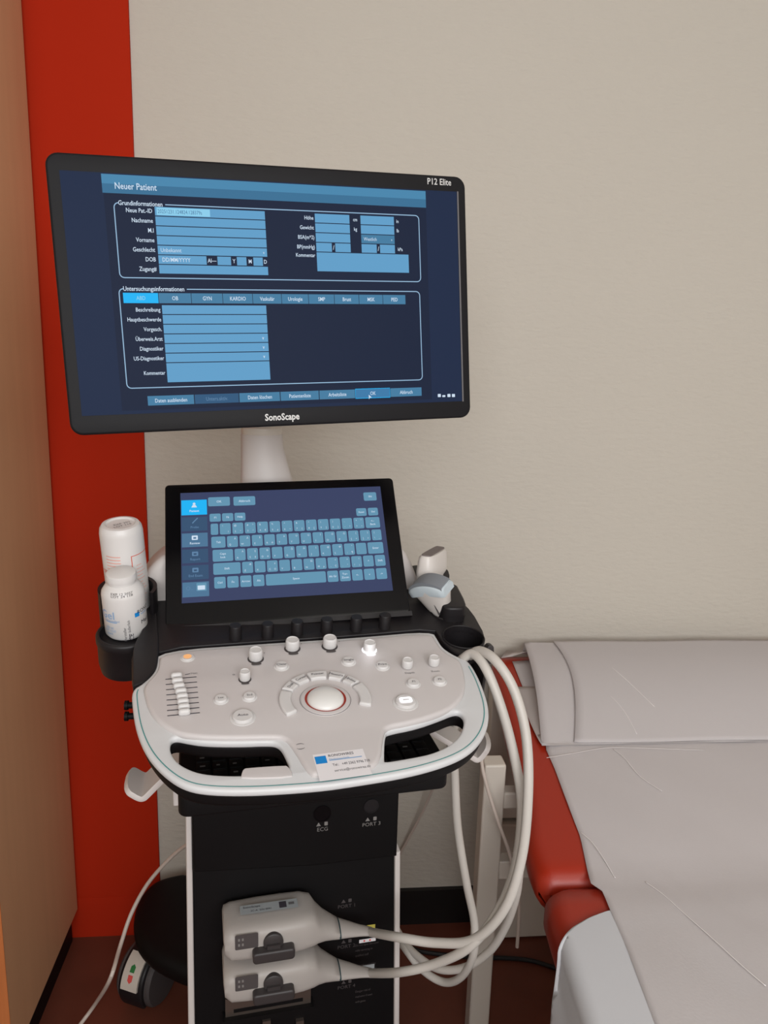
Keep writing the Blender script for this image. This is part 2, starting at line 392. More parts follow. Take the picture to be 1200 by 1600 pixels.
# contact sticker on the panel (rotated slightly)
us, vs_ = PAN.px(488, 1184, PW); ue, ve = PAN.px(574, 1173, PW); ang = atan2(ve-vs_, ue-us); ue = us+(ue-us)*.93; ve = vs_+(ve-vs_)*.93
ST = PAN.at(us, vs_, PW+.0003, ang); L = sqrt((ue-us)**2+(ve-vs_)**2)
b = MB(); b.quad(ST, 0.001, -0.036, L*1.0, 0.004, 0, M_PAPERL)
b.quad(ST, 0.0022, -0.011, 0.0140, 0.0002, .0002, M_BLUE)
b.text('RONOWIRES', ST, 0.0165, -0.0008, .0003, .0055, M_INKD, 'L', sx=.85); b.quad(ST, 0.0165, -0.0085, L*.93, -0.0072, .0002, M_BLUE2)
b.text('Medizintechnik', ST, 0.0165, -0.0062, .0002, .0036, M_BLUE2, 'L')
b.text('Tel.:   +49 2362 9796 710', ST, 0.0185, -0.0150, .0002, .0054, M_INKD, 'L', sx=.70); b.text('service@ronowires.de', ST, 0.0185, -0.0235, .0002, .0052, M_INK, 'L', sx=.8)
b.build('contact_sticker', panel)

# --- knobs
def knob(px, py, wpx, hgt, ring, name='knob', col=M_KEYW, lit=False):
    """px,py = centre of the knob's foot"""
    u, v = PAN.px(px, py, PW); f = PAN.at(u, v, PW)
    r = wpx/2 * (PAN.p(u, v)-CPOS).dot(FWD)/FPX
    b = MB(); b.lathe(f, [(r*.93, .001), (r, .002), (r, hgt-.003), (r*.95, hgt-.001), (r*.86, hgt), (r*.8, hgt), (r*.76, hgt-.0008), (0.0005, hgt-.0009)], col)
    if ring:
        b.lathe(f, [(r*1.17, .0002), (r*1.17, .0006), (r*.9, .0006)], M_LEDW if lit else M_CHAR, cap1=False)
        tabm = M_LEDW if lit else M_CHAR
        g = chaikin([(-r*.72, -r*1.0), (r*.72, -r*1.0), (r*.72, -r*1.62), (-r*.72, -r*1.62)], 2); flat(b, f, g, .0008, tabm)
    return b.build(name, panel)
knob(399.5, 1030, 21.5, .0145, True); knob(456.7, 1014, 21.5, .0145, True); knob(515, 1010.5, 21.5, .0145, True); knob(577, 1016, 20, .0125, True, lit=True)
knob(382.6, 1062, 17, .0125, True); knob(636, 1042.5, 17.5, .0115, False); knob(677.5, 1038.5, 17.5, .0115, False)
lt = bpy.data.lights.new('knob_led', 'POINT'); lt.energy = .004; lt.shadow_soft_size = .01; lt.color = (.9, .93, 1)
lo = bpy.data.objects.new('knob_led', lt); COL.objects.link(lo); lo.location = PAN.p(*PAN.px(577, 1026, PW), PW+.012)
# --- round buttons
def button(px, py, rpx, txt, hgt=.0035, name='button', raw=False):
    u, v = PAN.px(px, py, PW+hgt); f = PAN.at(u, v, PW); r = rpx*(PAN.p(u, v)-CPOS).dot(FWD)/FPX
    b = MB(); b.lathe(f, [(r*1.28, -.001), (r*1.26, .0005), (r*1.08, .0011), (r*1.03, .001), (r*1.0, hgt-.001), (r*.9, hgt), (.0005, hgt+.0002)], M_KEYW)
    if txt: b.text(txt, f, 0, 0, hgt+.0005, min(r*.85, .0058) if len(txt) > 3 else r*.62, M_INKD)
    return (b if raw else b.build(name, panel)), f, r
for x, y, s in ((345,1090,'Lux'), (389.7,1086,'2nd'), (440,1038,'Clear'), (544.5,1031,'Single'), (597.5,1038,'Print'), (646,1065,'P1'), (687,1061.5,'P2')):
    button(x, y, 9.6, s)
bt, bf, br = button(379.4, 1117, 16, 'Auto', .004)
b, bf, br = button(634, 1094, 16, None, .004, raw=True); flat(b, bf, rrect(-.0075, -.005, .0075, .005, .003), .0048, M_LEDW); flat(b, bf, rrect(-.004, -.0012, .004, .0012, .001), .0050, M_KEYW); b.build('freeze_button', panel)
b, bf, br = button(293, 1026, 9, None, .002, raw=True); flat(b, bf, [(.005*cos(a*pi/8), .005*sin(a*pi/8)) for a in range(16)], .0026, M_LEDO); b.build('power_button', panel)
# --- sliders
for k in range(8):
    f = k/7; xs = [276, 277.5, 280, 283, 285, 286.3, 287.6, 288.3][k]
    u, v = PAN.px(xs, 1060+57*f, PW); g = PAN.at(u, v, PW, radians(3))
    b = MB(); b.prism(g, [rrect(-.0066, -.0035, .0066, .0035, .0033)], 0, .0080, M_KEYW, .0032); b.build('slider_knob', panel, ang=60)
# --- trackball with its ring of keys
tu, tv = PAN.px(508.5, 1094, PW); TB = PAN.at(tu, tv, PW)
scl = (TB.o-CPOS).dot(FWD)/FPX
R = 40*scl
b = MB(); b.lathe(TB, [(R, 0), (R, .0006), (R*.985, .0010), (R*.96, .0006), (R*.94, .0014), (R*.80, .0020), (R*.79, .0005)], M_WHITE, 64, cap0=False, cap1=False)
b.lathe(TB, [(R*1.0, .0011), (R*.985, .0013)], M_INK, 64, cap0=False, cap1=False)
b.lathe(TB, [(R*.81, .0022), (R*.72, .0016)], M_REDRING, 64, cap0=False, cap1=False); tb = b.build('trackball_socket', panel)
b = MB(); r = R*.725; b.lathe(TB, [(r*cos(a), .0012+r*.46*sin(a)) for a in [i*pi/2/14 for i in range(14)]]+[(.0003, .0012+r*.46)], M_BALL, 48, cap0=False); b.build('trackball', panel)
def arc_key(a0, a1, ri, ro, txt, nm='key'):
    n = 10; lp = [(ro*cos(radians(a0+(a1-a0)*i/n)), ro*sin(radians(a0+(a1-a0)*i/n))) for i in range(n+1)] + [(ri*cos(radians(a1+(a0-a1)*i/n)), ri*sin(radians(a1+(a0-a1)*i/n))) for i in range(n+1)]
    b = MB(); b.prism(TB, [chaikin(lp, 1, .2)], -.001, .0045, M_KEYW, .0018)
    if txt:
        am = radians((a0+a1)/2); rm = (ri+ro)/2
        b.text(txt, TB, rm*cos(am), rm*sin(am), .0049, .0052, M_INKD, rot=am-pi/2)
    b.build(nm, panel, ang=60)
def ang_of(px, py):
    u, v = TB.px(px, py, .004); return math.degrees(atan2(v, u)) % 360, sqrt(u*u+v*v)
ri, ro = R*1.34, R*1.80
for q0, q1, s in (((536,1116), (577,1077), None), ((575,1075), (560,1054.5), 'Update'), ((556,1056.5), (524,1046), 'Measure'), ((516,1049), (480,1049), 'Pointer'), ((474,1052), (452,1064), 'Cursor'), ((450,1068), (436,1086), 'Dual'), ((435,1088), (449,1121), None)):
    pass
for a0, a1, s in ((-22, 27, None), (31, 50, 'Update'), (54, 76, 'Measure'), (79, 107, 'Pointer'), (110, 131, 'Cursor'), (135, 153, 'Dual'), (157, 208, None)):
    arc_key(a0, a1, ri, ro, s)

# --- black shelf behind the panel, with its knobs, and probe holder plate
SH = [(205,1019),(206,1072),(222,1066),(239,1051),(247,1040),(249,1013),(420,1001),(560,992),(678,981),(690,1000),(706,1016),(722,1024),(736,1029),(745,1026),(755,1016),(758.5,992),(738.5,955),(729,952),(712,952),(690,935),(668,905),(650,882),(634,886),(610,905),(420,915),(262,925),(246,955),(240,916),(236,909),(226,904),(200,938),(164,960),(158,985),(165,1003),(185,1014)]
cup_c = PAN.px(724, 997, -.002); cr = 31.5*(PAN.p(*cup_c)-CPOS).dot(FWD)/FPX
cup_hole = [(cup_c[0]+cr*cos(a*pi/16), cup_c[1]+cr*1.0*sin(a*pi/16)) for a in range(32)]
phole_c = PAN.px(699, 957, -.002); pr = .024
ph_hole = [(phole_c[0]+pr*cos(a*pi/16), phole_c[1]+pr*sin(a*pi/16)) for a in range(32)]
bot_c = PAN.px(197.5, 988, -.004); brd = .0345
bot_hole = [(bot_c[0]+brd*cos(a*pi/16), bot_c[1]+brd*sin(a*pi/16)) for a in range(32)]
SHELF = [(205,1019),(206,1072),(222,1066),(239,1051),(247,1040),(249,1013),(420,1001),(560,992),(678,981),(690,1000),(706,1016),(722,1024),(736,1029),(747,1024),(755,1013),(758.5,992),(738.5,956),(712,930),(690,906),(668,884),(650,882),(634,886),(610,915),(262,925),(240,925),(240,960)]
def mirror_safe(l): return l
b = MB(); b.prism(PAN, [chaikin(pp(SHELF, -.001), 1, .2), cup_hole, ph_hole], -.012, -.001, M_BLACK, .002); shelf = b.build('rear_shelf', UM, ang=50)
# shelf knobs (black)
for x, y in ((368,992), (418,989), (464,985), (510,981.5), (556,978), (600.5,974.5)):
    u, v = PAN.px(x, y+4, 0); f = PAN.at(u, v, -.001); r = .0082
    b = MB(); b.lathe(f, [(r*1.03, 0), (r, .001), (r*.97, .018), (r*.88, .0195), (.0003, .0197)], mat_knob if 'mat_knob' in globals() else M_BLACK, 24); b.build('shelf_knob', shelf)
# probe cup and probe sleeve
def sleeve(cu, cv, r, depth, name, top=0.0):
    f = PAN.at(cu, cv, 0); b = MB()
    b.lathe(f, [(r*1.0, top), (r*1.035, top+.001), (r*1.07, top), (r*1.07, -depth*.9), (r*.95, -depth), (.001, -depth), (.001, -depth+.004), (r*.9, -depth+.004), (r*1.0, -depth*.85), (r*1.0, top)], M_BLACK, 40, False, False)
    return b.build(name, shelf)
sleeve(cup_c[0], cup_c[1], cr, .075, 'probe_cup'); sleeve(phole_c[0], phole_c[1], pr, .08, 'probe_sleeve')
# upright block behind the front holes: rear holder body
b = MB()
HB = [(636,884),(650,881),(668,884),(703,908),(713,908),(729,941),(727,957),(716,966),(700,955),(678,930)]
A_ = [hit(x, y, PAN.p(0, .0, .022), PAN.z) for x, y in [(668,906),(712,907.5),(729,941),(720,950),(690,955)]]
b.prism(PAN, [chaikin(pp([(664,908),(712,908),(728.5,940),(727,950),(700,950),(690,944)], .022), 1, .2)], -.012, .022, M_BLACK, .004); b.build('rear_holder', shelf, ang=50)
b = MB(); b.prism(PAN, [chaikin(pp([(694,888),(700,890),(703,900),(699,905),(692,898)], .03), 1, .2)], .016, .03, M_BLACK, .001); b.build('holder_clip', shelf)
b = MB(); q0 = atY(763, 1019, 1.02); b.prism(Fr(q0, PX, (0,0,1)), [chaikin([(-.0065,-.016),(.0065,-.016),(.0065,.008),(.004,.012),(-.003,.012),(-.0065,.004)], 1)], -.006, .006, M_LEVER, .001); b.build('hook_stub', UM)
# side flank under probe cup
b = MB(); b.prism(PAN, [chaikin(pp([(720,1026),(736,1031),(748,1056),(757,1063),(762,1050),(757,1030),(748,1022)], -.02), 1)], -.07, -.014, M_BLACK, .004); b.build('cup_bracket', UM)

# --- left bottle holder
BT = PAN.at(bot_c[0], bot_c[1], 0)
zf = BT
b = MB(); ro_, ri_ = .0385, .0335
b.lathe(zf.at(0,0,-.002), [(ri_, -.001), (ri_+.002, 0), (ro_-.001, -.001), (ro_, -.003), (ro_, -.011), (ro_-.0015, -.013), (ro_-.0015, -.042), (ro_*.90, -.055), (ro_*.5, -.062), (.001, -.063), (.001, -.0105), (ri_*.96, -.010), (ri_, -.008), (ri_, -.001)], M_BLACK, 48, False, False)
# raised back wall wrapping the rear bottle
ring = []
bh = b
rear_v = .072
f2 = zf
pts_in = []
n = 40
def cupwall(f, r0, r1, a0, a1, z0, z1fn, m, b):
    R1 = []; k = 28
    rings = []
    for i in range(k+1):
        a = radians(a0+(a1-a0)*i/k); z1 = z1fn(i/k)
        rings.append([f.p(r1*cos(a), r1*sin(a), z0), f.p(r1*cos(a), r1*sin(a), z1), f.p(r0*cos(a), r0*sin(a), z1), f.p(r0*cos(a), r0*sin(a), z0)])
    b.loft(rings, m, True, True)
cupwall(zf.at(0, 0.052, 0), ri_, ro_, -30, 210, -.055, lambda t: .035, M_BLACK, b)
b.build('bottle_holder', UM, ang=40)
b = MB(); b.prism(PAN, [chaikin(pp([(207,1020),(206.5,1073),(214,1070),(225,1066),(239,1051),(246,1040),(249,1010),(245,960),(241,915),(236,909),(228,908),(229,960),(222,985),(212,1002)], .0), 1, .2)], -.016, .001, M_BLACK, .002)
b.build('holder_bracket', UM, ang=50)

# --- white rear housing behind touch screen (left and right shoulders)
HF = Fr(PAN.p(0, .075, 0), PX, (0,0,1))        # vertical plane through the rear of the shelf, z axis to the viewer
hs = [HF.px(*q) for q in [(243,986),(240,958),(233,930),(222,907),(229,893),(241,880),(258,867),(300,852),(420,845),(560,842),(622,850),(640,870),(654,905),(664,935),(668,961),(648,963),(450,975)]]
b = MB(); b.prism(HF, [chaikin(hs, 1)], -.07, -.0, M_WHITE2, .010); b.build('rear_housing', UM, ang=50)

# --- touch screen
b = MB(); b.prism(TCH, [rrect(-.0215, -.034, .3150, .1795, .006)], -.022, 0, M_GLOSS, .0015)
b.box(TCH.at(0,0), -.0235, .3168, -.0395, -.0325, -.024, .004, M_BLACK)
touch = b.build('touch_screen', UM, ang=50)
b = MB()
def R2(mb, fr, p, q, m, w, rad=0.0, seg=3):
    a = fr.px(*p); c = fr.px(*q)
    u0, u1 = min(a[0], c[0]), max(a[0], c[0]); v0, v1 = min(a[1], c[1]), max(a[1], c[1])
    if rad: flat(mb, fr, rrect(u0, v0, u1, v1, rad, seg), w, m)
    else: mb.quad(fr, u0, v0, u1, v1, w, m)
    return u0, v0, u1, v1
b.quad(TCH, 0, 0, .294, .1655, .0004, E_TBG)
W1, W2, W3 = .0006, .0008, .0010
# left column of tabs
def tq(x, y): return TCH.px(x, y)
tabs = [((275.2,781),(317.5,806),E_CYAN,'Patient'), ((277,807.5),(319,831),E_KEYD,'Probe'), ((279,832.5),(320.5,856),E_KEYM,'Review'), ((281,857.5),(322,881),E_KEYD,'Report'), ((282.5,882.5),(323.5,907),E_KEYD,'End Exam'), ((284,908.5),(325,934),E_KEYM,None)]
for p, q, m, s in tabs:
    u0, v0 = tq(p[0], q[1]); u1, v1 = tq(q[0], p[1]); u0 = .0012; u1 = .0368
    b.quad(TCH, u0, v0, u1, v1, W1, m)
    c = (u0+u1)/2; tm = E_TXT if s in ('Patient', 'Review') else E_TXTD
    if s:
        b.text(s, TCH, c, v0+(v1-v0)*.27, W2, .0048, tm, bold=.01)
        if s == 'Probe': b.ribbon([TCH.p(c-.003, v0+(v1-v0)*.55, W2), TCH.p(c+.0045, v0+(v1-v0)*.92, W2)], .0016, TCH.z, tm)
        elif s == 'Patient':
            flat(b, TCH, [(c-.004, v0+(v1-v0)*.5), (c+.004, v0+(v1-v0)*.5), (c+.002, v0+(v1-v0)*.66), (c-.002, v0+(v1-v0)*.66)], W2, tm); flat(b, TCH, [(c+.002*cos(a), v0+(v1-v0)*.74+.002*sin(a)) for a in [k*pi/4 for k in range(8)]], W2, tm)
        else:
            flat(b, TCH, rrect(c-.0042, v0+(v1-v0)*.50, c+.0042, v0+(v1-v0)*.82, .001), W2, tm); flat(b, TCH, rrect(c-.002, v0+(v1-v0)*.58, c+.002, v0+(v1-v0)*.70, .0005), W3, m)
    else:
        flat(b, TCH, rrect(c+.001, v0+(v1-v0)*.38, c+.0145, v0+(v1-v0)*.92, .001), W2, E_KEY); flat(b, TCH, rrect(c+.0025, v0+(v1-v0)*.45, c+.0125, v0+(v1-v0)*.74, .0006), W3, E_TXT)
        b.text('O..', TCH, c-.0085, v0+(v1-v0)*.6, W2, .008, E_TXTD)
def key(u0, u1, v0, v1, lines, m=None, sz=.0048, corners=None):
    flat(b, TCH, rrect(u0, v0, u1, v1, min(.0022, (v1-v0)*.25)), W1, m or E_KEY)
    n = len(lines)
    for i, s in enumerate(lines): b.text(s, TCH, (u0+u1)/2, (v0+v1)/2+((n-1)/2-i)*.0052, W2, sz, E_TXT, bold=.008)
    if corners:
        du, dv = (u1-u0)*.24, (v1-v0)*.26
        for (sx, sy), s in zip(((-1, 1), (1, 1), (-1, -1), (1, -1)), corners):
            if s and s != ' ': b.text(s, TCH, (u0+u1)/2+sx*du, (v0+v1)/2+sy*dv, W2, .0038, E_TXT)
def kx(px, py): return TCH.px(px, py)[0]
def kv(px, py): return TCH.px(px, py)[1]
key(kx(325,778), kx(359,778), kv(340,791), kv(340,777), ['OK']); key(kx(364.5,777), kx(398.5,777), kv(380,790), kv(380,776), ['Abbruch']); key(kx(568,776), kx(588,776), kv(578,782.5), kv(578,769.5), ['EN'], sz=.0040)
v1, v0 = kv(345,802.5), kv(345,815); 
for p, q, s in ((327.5,345,'F1'), (347,364.5,'F6'), (366.5,383.5,'Help')): key(kx(p,809), kx(q,809), v0, v1, [s], sz=.0042)
for p, q, s in ((556.5,572.5,'Reset'), (575,590.5,'Del')): key(kx(p,800), kx(q,800), kv(573,806), kv(573,794), [s], sz=.0038)
def row(ytl, ybl, ytr, ybr, xl, xr, spec):
    """ytl..: top/bottom pixel at left and right ends; spec = list of (relative width, label lines, corners)"""
    a0 = TCH.px(xl, ytl); a1 = TCH.px(xl, ybl); c0 = TCH.px(xr, ytr); c1 = TCH.px(xr, ybr)
    u0, u1 = (a0[0]+a1[0])/2, (c0[0]+c1[0])/2; v1_, v0_ = (a0[1]+c0[1])/2, (a1[1]+c1[1])/2
    tot = sum(x[0] for x in spec); u = u0; g = .0011
    for wd, ls, cs in spec:
        du = (u1-u0)*wd/tot; key(u+g, u+du-g, v0_+g*.6, v1_-g*.6, ls, corners=cs, sz=.0042); u += du
row(817, 836, 808, 826, 328, 594.5, [(.72, [], '`  '+' ')] + [(1, [], c) for c in ('!  1', '@ 2²', '#*3³', '$ 4€', '% 5µ', '^ 6¬', '& 7{', '* 8[', '( 9]', ') 0}', '_ -?', '+*=~')] + [(1.35, ['<--', 'Back'], None)])
row(838, 857, 827, 845, 329, 597, [(1.25, ['Tab'], None)] + [(1, [], ' '+x+y+z) for x, y, z in (('Ä','Q',' '), ('Å','W',' '), ('É','E',' '), (' ','R','®'), ('Þ','T',' '), ('Ü','Y',' '), ('Ú','U',' '), ('Í','I',' '), ('Ó','O',' '), ('Ö','P',' '), ('{','[','<'), ('}',']','>'))] + [(.95, [], '| \\_')])
row(858, 878.5, 847, 865.5, 331, 600, [(1.75, ['Caps', 'lock'], None)] + [(1, [], ' '+x+y+z) for x, y, z in (('Á','A',' '), ('§','S','ß'), ('Ð','D','ð'), (' ','F',' '), ('Ğ','G',' '), ('Ĥ','H',' '), ('Ï','J',' '), ('Œ','K',' '), ('Ø','L',' '), ('°',';','¶'), (' ',"'",' '))] + [(1.45, ['Enter'], None)])
row(879.5, 899, 866.5, 885, 332, 603, [(2.3, ['Shift'], None)] + [(1, [], ' '+x+y+z) for x, y, z in (('Æ','Z',' '), (' ','X',' '), ('¢','C','©'), (' ','V',' '), (' ','B',' '), ('Ñ','N',' '), (' ','M','µ'), ('<',',','Ç'), ('>','.','°'), ('?','/','¿'))] + [(1, ['^'], None), (1, ['Shift'], None)])
row(901, 921, 887, 905, 333.5, 605.5, [(1, [x], None) for x in ('Ctrl', 'Fn', 'Arrow', 'Alt')] + [(4.9, ['Space'], None), (1, ['Alt Gr'], None), (1, ['Tor-', 'Zoom'], None)] + [(1, [x], None) for x in ('<-', 'v', '->')])
b.build('touch_display', touch)

# --- monitor
b = MB(); b.prism(MON, [rrect(-.0138, -.022, .4890, .2873, .014, 6)], -.034, 0, M_BEZEL, .003)
b.prism(MON, [rrect(.06, .03, .42, .24, .03, 6)], -.062, -.033, M_WHITE2, .008)
b.text('SonoScape', MON, *MON.px(441, 651), .0004, .0115, M_LOGO, bold=.025, sx=1.08); b.text('P12 Elite', MON, *MON.px(686, 284), .0004, .0110, M_LOGO, sx=1.08, bold=.01)
monitor = b.build('monitor', UM, ang=50)
b = MB(); fr = MON
b.quad(fr, 0, 0, .476, .268, .0004, E_BG)
q = .0006
def grid(px, py): return MON.px(px, py)
# thin bright inner edge of the bezel at right
b.quad(fr, .4765, -.0005, .4785, .2685, .0005, M_INK)
def MR(p, q_, m, w=.0006, rad=0): return R2(b, MON, p, q_, m, w, rad)
u_l = MON.px(159, 287)[0]; u_r = MON.px(665, 312)[0]; vt = (MON.px(159, 272.5)[1]+MON.px(665, 298)[1])/2; vb = (MON.px(160,301.5)[1]+MON.px(665,324.5)[1])/2
b.quad(fr, u_l, (vt+vb)/2, u_r, vt, q, E_TTL); b.quad(fr, u_l, vb, u_r, (vt+vb)/2, q, E_TTL2)
b.quad(fr, u_l+.001, .004, u_r, vb, .0005, E_BG2)
b.text('Neuer Patient', fr, *MON.px(178.5, 290), .0009, .0100, E_TXT, 'L', bold=.01)
def MT(s, x, y, sz=.0068, ax='R', m=None, sx=1.0): b.text(s, fr, *MON.px(x, y), .0010, sz, m or E_TXT, ax, sx=sx, bold=.008)
def frame_box(p0, p1, p2, p3, gap, title, tx, ty):
    """rounded line frame given by image corners; title interrupts the top line"""
    us0 = (MON.px(*p0)[0]+MON.px(*p3)[0])/2; us1 = (MON.px(*p1)[0]+MON.px(*p2)[0])/2
    vs1 = (MON.px(*p0)[1]+MON.px(*p1)[1])/2; vs0 = (MON.px(*p3)[1]+MON.px(*p2)[1])/2
    lp = rrect(us0, vs0, us1, vs1, .005, 4)
    a = MON.px(*gap)[0]
    pts = [fr.p(x, y, .0008) for x, y in lp]
    left = [fr.p(x, y, .0008) for x, y in lp if x < us0+.0055 and y > vs1-.0055]
    seq = [fr.p(a, vs1, .0008)] + pts[5::-1] + pts[:4:-1]
    seq = [fr.p(a, vs1, .0008)] + [pts[i] for i in range(5, -1, -1)][1:] if False else None
    order = list(range(4, -1, -1)) + list(range(19, 4, -1))
    # points index: 0-4 right top corner (from the right side up to the top), 5-9 left top, 10-14 left bottom, 15-19 right bottom
    path = [fr.p(a, vs1, .0008)] + [pts[i] for i in order]
    b.ribbon(path, .0011, fr.z, E_LINE)
    b.text(title, fr, us0+.0045, vs1+.0002, .0010, .0072, E_TXT, 'L', bold=.012, fit=a-us0-.0075)
frame_box((178,317), (655,337), (656,442), (187,432), (258,320), 'Grundinformationen', 0, 0)
frame_box((188,452), (657,455), (658,597), (196,603), (292,454), 'Untersuchungsinformationen', 0, 0)
ys_l = [330, 346, 362, 377, 392.5, 408.5, 423.5]
names = ['Neue Pat.-ID', 'Nachname', 'M.I', 'Vorname', 'Geschlecht', 'DOB', 'Zugang#']
ua = MON.px(243, 330)[0]; uaR = (MON.px(415, 345)[0]+MON.px(418, 425)[0])/2; ua2 = MON.px(248, 424)[0]; ua = (ua+ua2)/2
vA = (MON.px(243.5, 322.5)[1]+MON.px(415, 330)[1])/2; vB = (MON.px(248, 428)[1]+MON.px(418.5, 431)[1])/2
st = (vA-vB)/7
for k, s in enumerate(names):
    v1 = vA-k*st-.0004; v0 = v1-st+.0010
    if s == 'DOB':
        b.quad(fr, ua, v0, ua+(uaR-ua)*.43, v1, q, E_FLD)
        for f0, f1 in ((.53,.655), (.71,.80), (.865,.955)): b.quad(fr, ua+(uaR-ua)*f0, v0, ua+(uaR-ua)*f1, v1, q, E_FLD)
        for f0, c in ((.48,'Al—'), (.683,'Y'), (.833,'M'), (.978,'D')): b.text(c, fr, ua+(uaR-ua)*f0, (v0+v1)/2, .001, .0066, E_TXT, bold=.01)
        b.text('DD/MM/YYYY', fr, ua+.004, (v0+v1)/2, .001, .0066, E_TXT, 'L', bold=.006)
    else:
        b.quad(fr, ua, v0, uaR, v1, q, E_FLD)
    if k == 0: b.quad(fr, ua+.002, v0+.0008, ua+(uaR-ua)*.49, v1-.0008, .0008, E_SEL); b.text('20251231.124824.128379s', fr, ua+.003, (v0+v1)/2, .001, .0062, E_DTXT, 'L', sx=.93)
    if s == 'Geschlecht': b.text('Unbekannt', fr, ua+.003, (v0+v1)/2, .001, .0066, E_TXT, 'L'); b.text('v', fr, uaR-.004, (v0+v1)/2, .001, .0055, E_TXT)
    b.text(s, fr, ua-.003, (v0+v1)/2, .001, .0068, E_TXT, 'R', bold=.01)
# right block
uR0 = MON.px(492.5, 355)[0]; uR1 = MON.px(546, 350)[0]; uS0 = MON.px(563.5, 355)[0]; uS1 = MON.px(615.5, 355)[0]
vA = MON.px(519, 334.5)[1]; vC = MON.px(519, 394.5)[1]; st = (vA-vC)/4
for k, s in enumerate(['Höhe', 'Gewicht', 'BSA(m^2)', 'BP(mmHg)']):
    v1 = vA-k*st-.0004; v0 = v1-st+.0010
    if k < 3: b.quad(fr, uR0, v0, uR1, v1, q, E_FLD); b.quad(fr, uS0, v0, uS1, v1, q, E_BTN if k == 2 else E_FLD)
    else:
        for a0, a1 in ((uR0, uR1), (uS0, uS1)):
            m_ = (a0+a1)/2; b.quad(fr, a0, v0, m_-.0022, v1, q, E_FLD); b.quad(fr, m_+.0022, v0, a1, v1, q, E_FLD); b.text('/', fr, m_, (v0+v1)/2, .001, .0075, E_TXT, bold=.01)
    if k == 2: b.text('Westlich', fr, uS0+.003, (v0+v1)/2, .001, .0060, E_TXT, 'L'); b.text('v', fr, uS1-.004, (v0+v1)/2, .001, .005, E_TXT)
    b.text(s, fr, uR0-.002, (v0+v1)/2, .001, .0064, E_TXT, 'R', bold=.01)
    if k < 2:
        b.text(('cm', 'kg')[k], fr, (uR1+uS0)/2, (v0+v1)/2, .001, .0058, E_TXT, bold=.01); b.text(('in', 'lb')[k], fr, uS1+.0045, (v0+v1)/2, .001, .0058, E_TXT, bold=.01)
    if k == 3: b.text('kPa', fr, uS1+.007, (v0+v1)/2, .001, .0058, E_TXT, bold=.01)
v0 = MON.px(560, 425)[1]; b.quad(fr, uR0, v0, MON.px(638, 400)[0], vC-.0004, q, E_FLD); b.text('Kommentar', fr, uR0-.002, vC-.004, .001, .0062, E_TXT, 'R', bold=.01)
# tabs
uT0 = MON.px(192, 464)[0]; uT1 = MON.px(633.5, 469)[0]; vt = (MON.px(192, 456)[1]+MON.px(633, 462.5)[1])/2; vb = (MON.px(192,473)[1]+MON.px(633,476)[1])/2
ws = [50, 47.5, 46.5, 45.5, 45, 43, 42, 41, 40.5, 39.5]; tot = sum(ws); u = uT0
for s, wd in zip(['ABD', 'OB', 'GYN', 'KARDIO', 'Vaskulär', 'Urologie', 'SMP', 'Brust', 'MSK', 'PED'], ws):
    du = (uT1-uT0)*wd/tot; b.quad(fr, u+.0003, vb, u+du-.0003, vt, q, E_CYAN if s == 'ABD' else E_BTN); b.text(s, fr, u+du/2, (vt+vb)/2, .001, .0064, E_TXT if s != 'ABD' else E_SEL, bold=.01); u += du
uD0 = (MON.px(253.5, 480)[0]+MON.px(261, 590)[0])/2; uD1 = (MON.px(416.5,480)[0]+MON.px(421.5,590)[0])/2; vA = (MON.px(254,475.5)[1]+MON.px(417,478)[1])/2; vC = (MON.px(259,566)[1]+MON.px(420,565)[1])/2; st = (vA-vC)/6
for k, s in enumerate(['Beschreibung', 'Hauptbeschwerde', 'Vorgesch.', 'Überweis.Arzt', 'Diagnostiker', 'US-Diagnostiker']):
    v1 = vA-k*st-.0004; v0 = v1-st+.0010; b.quad(fr, uD0, v0, uD1, v1, q, E_FLD); b.text(s, fr, uD0-.002, (v0+v1)/2, .001, .0064, E_TXT, 'R', bold=.01)
    if k > 2: b.text('v', fr, uD1-.006, (v0+v1)/2, .001, .006, E_TXT, bold=.02)
v0 = (MON.px(261,596.5)[1]+MON.px(421,594)[1])/2; b.quad(fr, uD0, v0, uD1, vC-.0004, q, E_FLD); b.text('Kommentar', fr, uD0-.002, (v0+vC)/2, .001, .0062, E_TXT, 'R', bold=.01)
# bottom buttons
uB0 = MON.px(230, 624)[0]; uB1 = MON.px(659, 613)[0]; vt = (MON.px(230,617)[1]+MON.px(659,607)[1])/2; vb = (MON.px(231,632)[1]+MON.px(659,620)[1])/2; u = uB0
ws = [67, 66, 63, 61.5, 59, 58.5, 55]; tot = sum(ws)
for i, (s, wd) in enumerate(zip(['Daten ausblenden', 'Unters.aktiv.', 'Daten löschen', 'Patientenliste', 'Arbeitsliste', 'OK', 'Abbruch'], ws)):
    du = (uB1-uB0)*wd/tot
    if s == 'OK': b.quad(fr, u, vb-.0008, u+du, vt+.0008, .0005, E_CYAN)
    b.quad(fr, u+.0005, vb, u+du-.0005, vt, q, E_BTND if i == 1 else E_BTN if s != 'OK' else E_FOC)
    b.text(s, fr, u+du/2, (vt+vb)/2, .001, .0064, E_TXTD if i == 1 else E_TXT, bold=.008); u += du
c = MON.px(577, 619); flat(b, fr, [(c[0]-.001, c[1]+.002), (c[0]+.003, c[1]-.002), (c[0]+.0005, c[1]-.0018), (c[0]-.001, c[1]-.004)], .0012, E_TXT)
for x in (686, 693, 701, 708): flat(b, fr, rrect(MON.px(x, 618)[0]-.0022, MON.px(x, 618)[1]-.002, MON.px(x, 618)[0]+.0022, MON.px(x, 618)[1]+(.002 if x != 693 else .0005), .0006), .001, E_TXT)
b.build('monitor_display', monitor)

